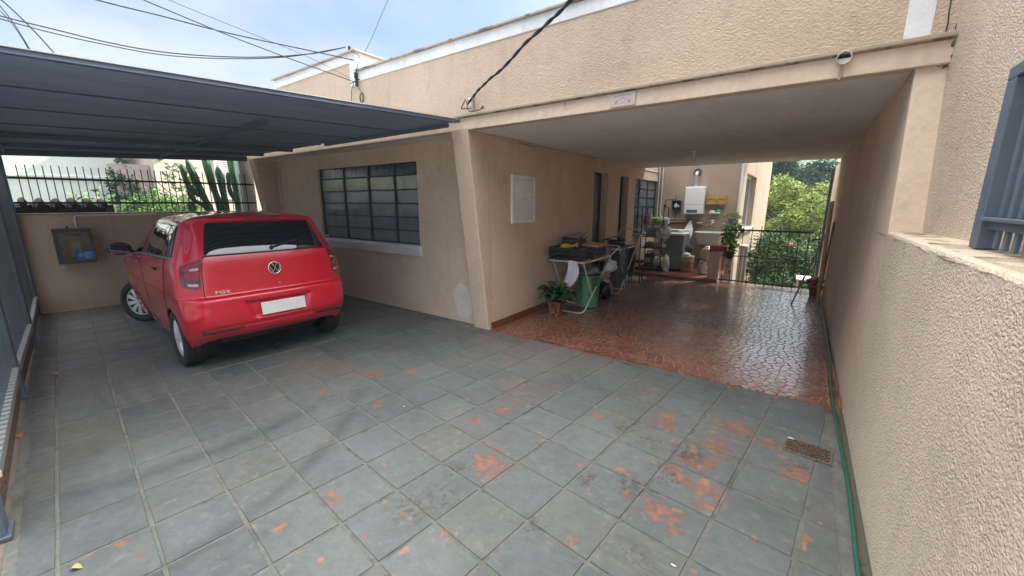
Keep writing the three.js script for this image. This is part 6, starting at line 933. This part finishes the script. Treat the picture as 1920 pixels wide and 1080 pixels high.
// ---------- beyond the low wall on the left ----------
{
  const T = thing('tiled_coping', 'row of dark mouldy barrel tiles just behind the low wall', 'roof tiles', [-9.3, 1.3, -1.15], { world: true });
  const tm = mat({ color: [0.055, 0.04, 0.033], roughness: 0.95, map: again(mouldTone, 2), bumpMap: again(roughBump, 2), bumpScale: 0.008 });
  part('wall_body', bx(-9.4, -9.12, 0.3, 1.57, -1.62, -0.3), tm, T);
  for (let i = 0; i < 8; i++) { const z = -1.54 + i * 0.165, g = new THREE.CylinderGeometry(0.062, 0.075, 0.4, 14, 1, false, -Math.PI / 2, Math.PI); g.rotateZ(R(90)); g.rotateZ(-0.18); g.rotateX(0); part('tile', moved(g, -9.23, 1.575 + (i % 3) * 0.006, z), tm, T); part('tile', moved(bx(-0.2, 0.2, 0, 0.05, -0.045, 0.045, 0.012), -9.235, 1.53, z + 0.082, 0, 0, -0.18), tm, T); }
  // neighbouring houses
  const wallW = paint([0.66, 0.71, 0.66], 0.12, softBump, 0.4, 0.01), wallB = paint([0.66, 0.555, 0.46], 0.15, softBump, 0.4, 0.01), wallP = paint([0.46, 0.37, 0.34], 0.15, softBump, 0.4, 0.01);
  const A = thing('neighbour_house', 'tall pale greenish-white house wall beyond the low wall', 'house', [-16.5, 0.2, 0.5], { world: true });
  part('wall', bx(-18.5, -14.85, 0.2, 3.6, -2.95, 4.5), wallW, A); part('roof', bx(-18.9, -14.7, 3.6, 3.72, -3.0, 4.9, 0.02), M.stoneSill, A); part('band', bx(-14.848, -14.8, 2.2, 2.26, -2.93, 4.5, 0.01), wallW, A); part('gutter', rod([-14.78, 3.55, -2.95], [-14.78, 3.55, 4.8], 0.05), M.galv, A);
  const Bh = thing('neighbour_house', 'cream house with white shuttered window behind the cactus', 'house', [-15.5, 0.2, -5.8], { world: true });
  part('wall', [bx(-17.5, -13.55, 0.2, 3.75, -8.8, -3.3)], wallB, Bh); part('side_wall', bx(-14.5, -13.9, 0.2, 2.55, -3.28, -2.6), wallP, Bh, 'lower pinkish-grey side wall'); part('roof', bx(-17.8, -13.4, 3.75, 3.85, -9, -3.2, 0.02), M.stoneSill, Bh);
  const w = part('window', [bx(-13.56, -13.5, 1.7, 1.76, -5.35, -4.6), bx(-13.56, -13.5, 3.15, 3.2, -5.35, -4.6), bx(-13.56, -13.5, 1.76, 3.15, -5.35, -5.3), bx(-13.56, -13.5, 1.76, 3.15, -4.65, -4.6)], M.white, Bh); for (let i = 0; i < 26; i++) part('louvre', moved(new THREE.BoxGeometry(0.05, 0.012, 0.64), -13.525, 1.79 + i * 0.0525, -4.975, 0, 0, 0.6), M.white, w);
  solo('wall_lamp', [bx(-13.55, -13.46, 2.68, 2.8, -3.5, -3.4, 0.01), rod([-13.5, 2.8, -3.45], [-13.5, 2.86, -3.45], 0.02)], M.greyPlastic, 'small grey lamp high on the cream house corner', 'lamp');
  const br = thing('tiled_roof', 'sloping edge of a small red tiled roof at the far left behind the railing', 'roof', [-12.2, 1.22, -0.42]); const brm = plain([0.34, 0.14, 0.08], 0.9, { map: again(mouldTone, 2) }); for (let i = 0; i < 7; i++) { const g = new THREE.CylinderGeometry(0.038, 0.042, 0.9, 12, 1, false, -Math.PI / 2, Math.PI); g.rotateZ(R(90)); part('tile', moved(g, 0, 0.98 - i * 0.075, 0.24 - i * 0.082), brm, br); } { const g = bx(-0.45, 0.45, -0.06, 0, -0.75, 0.05); g.rotateX(-0.74); part('slab', moved(g, 0, 0.97, 0.26), wallP, br); }
  // plants
  const grn = [[0.07, 0.17, 0.04], [0.12, 0.25, 0.06], [0.05, 0.12, 0.035], [0.2, 0.32, 0.11]];
  const bushL = (name, label, x, z, y, w, h, d, seed, n, leaf, cols = grn) => { const B = thing(name, label, 'shrub', [x, y, z]); part('stem', limbs(h * 0.7, 0.03, 6, h * 0.3, seed), M.bark, B); const o = finish(new THREE.Mesh(foliage(n, clumps(seed, 60, (p) => [p[0] * w, h * 0.55 + p[1] * h * 0.5, p[2] * d], 0.17), leaf, cols, seed + 1), M.leaf)); o.name = 'foliage'; B.add(o); return B; };
  bushL('garden_shrub', 'light green shrub left of the cactus behind the railing', -10.5, -2.45, 0.5, 0.45, 1.28, 0.6, 401, 9000, 0.05);
  bushL('garden_shrub', 'smaller bright shrub right beside the cactus foot', -10.3, -3.0, 0.5, 0.28, 1.15, 0.28, 411, 3000, 0.05);
  bushL('climbing_plant', 'dark creeper climbing the corner of the pale neighbour house', -14.0, -2.75, 0.3, 0.25, 2.4, 0.3, 421, 3000, 0.08, [[0.02, 0.06, 0.025], [0.04, 0.1, 0.04]]);
  bushL('bamboo_plant', 'thin sprig of bamboo leaves before the pale neighbour wall', -11.3, -1.7, 0.6, 0.2, 1.2, 0.35, 431, 160, 0.13, [[0.09, 0.2, 0.06], [0.14, 0.26, 0.09]]);
  bushL('small_tree', 'slim young tree with layered leaves before the cream house', -11.6, -3.25, 0.3, 0.26, 2.05, 0.4, 441, 1100, 0.08, [[0.08, 0.17, 0.05], [0.14, 0.24, 0.08]]);
  // column cactus
  const C = thing('column_cactus', 'tall ribbed column cactus with many arms behind the railing', 'cactus', [-9.05, 0.6, -3.0]);
  const cm = mat({ color: [0.06, 0.16, 0.08], roughness: 0.55, map: again(mouldTone, 1.2) });
  const stem = (pts, r0) => { const cv = new THREE.CatmullRomCurve3(pts.map((p) => V(...p))), N = 44, ribs = 6, M2 = 36, q = sheetTube(cv, N, M2, (t, a) => { const seg = 0.80 + 0.2 * Math.pow(Math.abs(Math.sin(t * pts.length * 1.5)), 0.5); const end = Math.min(1, Math.sqrt(clamp((1 - t) * 9))) * Math.min(1, 0.6 + t * 4); return r0 * seg * end * (1 + 0.16 * Math.cos(a * ribs)); }); return q; };
  function sheetTube(cv, N, Mn, rad) { const fr = cv.computeFrenetFrames(N, false); return sheet((u, v) => { const p = cv.getPoint(v), i = Math.round(v * N), a = u * P2, r = rad(v, a), n = fr.normals[i], b = fr.binormals[i]; return [p.x + (n.x * Math.cos(a) + b.x * Math.sin(a)) * r, p.y + (n.y * Math.cos(a) + b.y * Math.sin(a)) * r, p.z + (n.z * Math.cos(a) + b.z * Math.sin(a)) * r]; }, Mn, N); }
  for (const [pts, r] of [[[[0, 0, 0.05], [0.01, 0.8, 0.08], [0, 1.25, 0.2], [0, 1.78, 0.33]], 0.056], [[[0, 1.1, 0.18], [0.02, 1.3, 0.36], [0.02, 1.68, 0.42]], 0.043], [[[0, 0, -0.06], [0, 0.9, -0.08], [0, 1.4, 0.0], [0.02, 2.1, 0.08]], 0.055], [[[0, 0.3, -0.1], [0.02, 0.9, -0.17], [0, 1.3, -0.16], [0, 1.68, -0.13]], 0.052], [[[0.03, 0, -0.4], [0.03, 0.8, -0.4], [0.02, 1.6, -0.38], [0.02, 2.3, -0.36]], 0.066], [[[0, 0.75, 0.0], [0.02, 0.98, 0.22], [0.03, 1.06, 0.33], [0.03, 1.42, 0.38]], 0.036], [[[0, 0, 0.36], [0, 0.75, 0.36], [0, 1.02, 0.38]], 0.06], [[[0.02, 1.0, -0.38], [0.03, 1.2, -0.28], [0.03, 1.58, -0.28]], 0.035]]) part('stem', stem(pts, r), cm, C);
}
// ---------- overhead cables and fittings on the front ----------
{
  const wire = (label, pts, r, m = M.cable) => solo('overhead_cable', tube(pts, r, 6, pts.length * 10), m, label, 'cable');
  wire('upper strand of the slack double cable ending on the parapet pier', [[-5.2, 3.62, -3.47], [-5.38, 3.52, -3.21], [-5.68, 3.42, -2.8], [-6.03, 3.36, -2.33], [-6.42, 3.35, -1.81], [-6.72, 3.4, -1.41], [-6.99, 3.48, -1.05], [-7.25, 3.56, -0.7], [-8.2, 3.95, 0.6], [-13, 6.2, 7]], 0.0065);
  wire('lower strand of the slack double cable ending on the parapet pier', [[-5.2, 3.61, -3.45], [-5.61, 3.43, -2.9], [-6.04, 3.34, -2.33], [-6.43, 3.32, -1.8], [-6.72, 3.37, -1.41], [-7.0, 3.44, -1.04], [-7.25, 3.53, -0.7], [-8.2, 3.93, 0.6], [-13, 6.15, 7]], 0.0055);
  wire('black cable running down to the bracket on the pier from the top left', [[-5.12, 3.46, -3.52], [-5.31, 3.49, -3.14], [-5.56, 3.51, -2.51], [-5.71, 3.53, -2.13], [-5.88, 3.57, -1.71], [-6.04, 3.6, -1.32], [-6.4, 3.72, -0.4], [-9, 5.4, 6]], 0.0065);
  wire('steep black cable clamped at the foot of the parapet pier', [[-5.11, 3.19, -3.49], [-5.26, 3.31, -2.66], [-5.38, 3.41, -2.11], [-5.45, 3.49, -1.72], [-5.5, 3.54, -1.51], [-5.8, 3.9, 0], [-7, 5.6, 6]], 0.0055);
  wire('hair-thin grey wire beside the steep black cable', [[-5.11, 3.21, -3.49], [-5.17, 3.35, -2.94], [-5.24, 3.43, -2.48], [-5.29, 3.49, -2.09], [-5.36, 3.57, -1.62], [-6.4, 5.2, 6]], 0.0025);
  wire('single wire rising steeply behind the parapet', [[-5.1, 3.25, -3.5], [-5.14, 3.54, -3.68], [-5.2, 3.9, -3.92], [-5.28, 4.48, -4.28], [-5.6, 7, -6]], 0.004);
  // twisted service drop over the parapet
  const serviceDrop = [[-3.05, 2.63, -3.45], [-2.8, 2.67, -3.29], [-2.48, 2.69, -3.09], [-2.13, 2.69, -2.87], [-1.77, 2.715, -2.63], [-1.45, 2.72, -2.43], [-1.23, 2.73, -2.29], [-0.6, 2.8, -1.85], [0.1, 3.0, 0], [0.5, 4, 4]];
  { const A = V(-3.06, 2.66, -3.46), pts = [], pts2 = []; const path = serviceDrop.map((p) => V(...p)); const cv = new THREE.CatmullRomCurve3(path); for (let i = 0; i <= 120; i++) { const t = i / 120, p = cv.getPoint(t), a = t * 60; pts.push([p.x + 0.006 * Math.cos(a), p.y + 0.006 * Math.sin(a), p.z]); pts2.push([p.x - 0.006 * Math.cos(a), p.y - 0.006 * Math.sin(a), p.z]); } const S = thing('service_cable', 'thick twisted black service cable rising from the bracket over the parapet', 'cable', [-3.06, 2.66, -3.46], { world: true }); part('strand', tube(pts, 0.0085, 6, 300), M.cable, S); part('strand', tube(pts2, 0.007, 6, 300), M.cable, S); }
  wire('faint far cable at the top left corner, right one', [[-12.42, 4.4, -1.86], [-12.51, 4.89, -1.58], [-12.62, 5.29, -1.3], [-13.5, 8.2, 1.2]], 0.012);
  wire('faint far cable at the top left corner, steepest', [[-12.54, 4.4, -1.53], [-12.58, 4.88, -1.39], [-12.63, 5.19, -1.26], [-13.5, 9.2, 0.9]], 0.009);
  wire('faint far cable at the top left corner, beside the steepest', [[-12.55, 4.4, -1.52], [-12.6, 4.9, -1.36], [-12.66, 5.18, -1.2], [-13.6, 8.6, 1.3]], 0.007);
  const I = thing('cable_bracket', 'white insulator bracket with looped wires on the parapet above the fascia', 'bracket', [-3.03, 2.56, -3.54], { world: true });
  part('plate', bx(-3.045, -3.03, 2.58, 2.72, -3.545, -3.52), M.galv, I); part('arm', bar([-3.035, 2.69, -3.54], [-3.04, 2.66, -3.44], 0.012, 0.02), M.galv, I); for (const y of [2.6, 2.655]) part('insulator', moved(lathe([[0, 0], [0.014, 0], [0.02, 0.012], [0.013, 0.02], [0.02, 0.028], [0.014, 0.04], [0, 0.04]], 16), -3.045, y, -3.48), M.whitePlastic, I);
  for (const q of [bent([[-3.07, 2.68, -3.44], [-3.17, 2.6, -3.47], [-3.08, 2.6, -3.49], [-3.05, 2.59, -3.5]], 0.005, 6, 0.02), bent([[-3.075, 2.67, -3.46], [-3.08, 2.585, -3.48], [-3.05, 2.56, -3.49], [-2.98, 2.57, -3.52], [-2.93, 2.59, -3.54]], 0.0045, 6, 0.02)]) part('loop', q, M.cable, I); part('wall_hole', moved(cyl(0.014, 0.014, 0.004, 14), -2.92, 2.6, -3.545, 0, R(90)), M.black, I);
  const Q = thing('cable_clamp', 'dark clamp with a coil of wire below the parapet pier', 'clamp', [-5.08, 3.05, -3.52], { world: true });
  part('clamp', [bx(-5.09, -5.06, 3.22, 3.3, -3.53, -3.49, 0.005), bx(-5.085, -5.055, 3.13, 3.22, -3.525, -3.495, 0.005), bar([-5.2, 3.18, -3.5], [-4.98, 3.2, -3.5], 0.008, 0.008)], M.black, Q); part('coil', [moved(new THREE.TorusGeometry(0.06, 0.005, 6, 24).scale(0.65, 1, 1), -4.99, 2.98, -3.52), moved(new THREE.TorusGeometry(0.055, 0.004, 6, 24).scale(0.6, 1, 1), -5.0, 2.975, -3.515)], M.cable, Q);
  for (const q of [bent([[-5.14, 3.57, -3.5], [-4.98, 3.5, -3.5], [-4.93, 3.42, -3.5], [-5.03, 3.36, -3.5], [-5.07, 3.25, -3.5]], 0.0045, 6, 0.05), bent([[-5.1, 3.46, -3.52], [-5.02, 3.42, -3.5], [-5.0, 3.3, -3.5]], 0.004, 6, 0.04), bent([[-5.1, 3.2, -3.5], [-5.2, 3.1, -3.51], [-5.23, 2.98, -3.52], [-5.22, 2.88, -3.53]], 0.0045, 6, 0.05), bent([[-5.06, 3.15, -3.5], [-5.0, 3.06, -3.51], [-4.97, 3.02, -3.52]], 0.004, 6, 0.02)]) part('loop', q, M.cable, Q); part('stud', [moved(cyl(0.018, 0.018, 0.035, 12), -5.2, 3.593, -3.53), moved(new THREE.SphereGeometry(0.02, 12, 8), -5.2, 3.635, -3.53)], M.black, Q);
  // small printed plaque on the fascia
  const cv = document.createElement('canvas'); cv.width = 512; cv.height = 256; const c = cv.getContext('2d'); c.fillStyle = '#b9aaa2'; c.fillRect(0, 0, 512, 256);
  c.fillStyle = '#8d7f86'; const q = rng(88); let x = 70; while (x < 430) { const w = 10 + q() * 16; c.fillRect(x, 52 - 20 * Math.sin((x - 70) / 360 * Math.PI), w, 26); x += w + 7; } c.fillStyle = '#9a8a88'; c.fillRect(180, 84, 130, 8); c.strokeStyle = '#b98079'; c.lineWidth = 12; c.beginPath(); c.arc(256, 260, 150, 3.6, 5.83); c.stroke(); c.fillStyle = '#b07068'; for (let i = 0; i < 26; i++) { const a = 3.5 + q() * 0.5 + (i % 2 ? 1.95 : 0); c.beginPath(); c.arc(256 + Math.cos(a) * (150 + q() * 30), 262 + Math.sin(a) * (150 + q() * 30), 8 + q() * 9, 0, 7); c.fill(); } c.fillStyle = '#93888a'; for (let i = 0; i < 9; i++) c.fillRect(190 + i * 15, 190 + (i % 2) * 3, 9, 12);
  const t = new THREE.CanvasTexture(cv); t.colorSpace = THREE.SRGBColorSpace; const B = thing('wall_plaque', 'small faded plaque with red ornaments on the fascia', 'plaque', [-1.348, 2.392, -3.5], { world: true }); part('board', bx(-1.456, -1.24, 2.396, 2.508, -3.499, -3.488, 0.002), plain([0.42, 0.37, 0.34], 0.6), B); const pg = new THREE.PlaneGeometry(0.21, 0.106); pg.translate(-1.348, 2.452, -3.4865); part('print', pg, mat({ map: t, roughness: 0.55 }), B);
  const vp = thing('drain_spout', 'white plastic drain pipe end sticking out of the fascia', 'pipe', [0.095, 2.45, -3.5], { world: true }); { const g = lathe([[0.04, 0], [0.04, 0.05], [0.034, 0.05], [0.034, 0.0]], 26); g.rotateX(R(90)); part('pipe', moved(g, 0.095, 2.492, -3.5), M.pvc, vp); const d = new THREE.CircleGeometry(0.034, 20); part('bore', d.translate(0.095, 2.492, -3.4965), M.black, vp); const d2 = new THREE.CircleGeometry(0.033, 20, Math.PI, Math.PI); part('residue', d2.translate(0.095, 2.492, -3.47), plain([0.5, 0.47, 0.42], 0.8), vp); }
  // pot with a tiny cactus on the window sill
  const cp = thing('sill_pot', 'tiny white pot with a cactus on the front window sill', 'plant', [-6.87, 0.985, -3.91]); part('pot', [lathe([[0, 0], [0.028, 0], [0.038, 0.06], [0.033, 0.06], [0, 0.05]], 18)], M.pvc, cp); part('cactus', moved(blob(0.028, 3, 0.15, 3, [0.8, 1.9, 0.8]), 0, 0.1, 0), plain([0.03, 0.07, 0.035], 0.7), cp);
}
renderer.render(scene, camera);
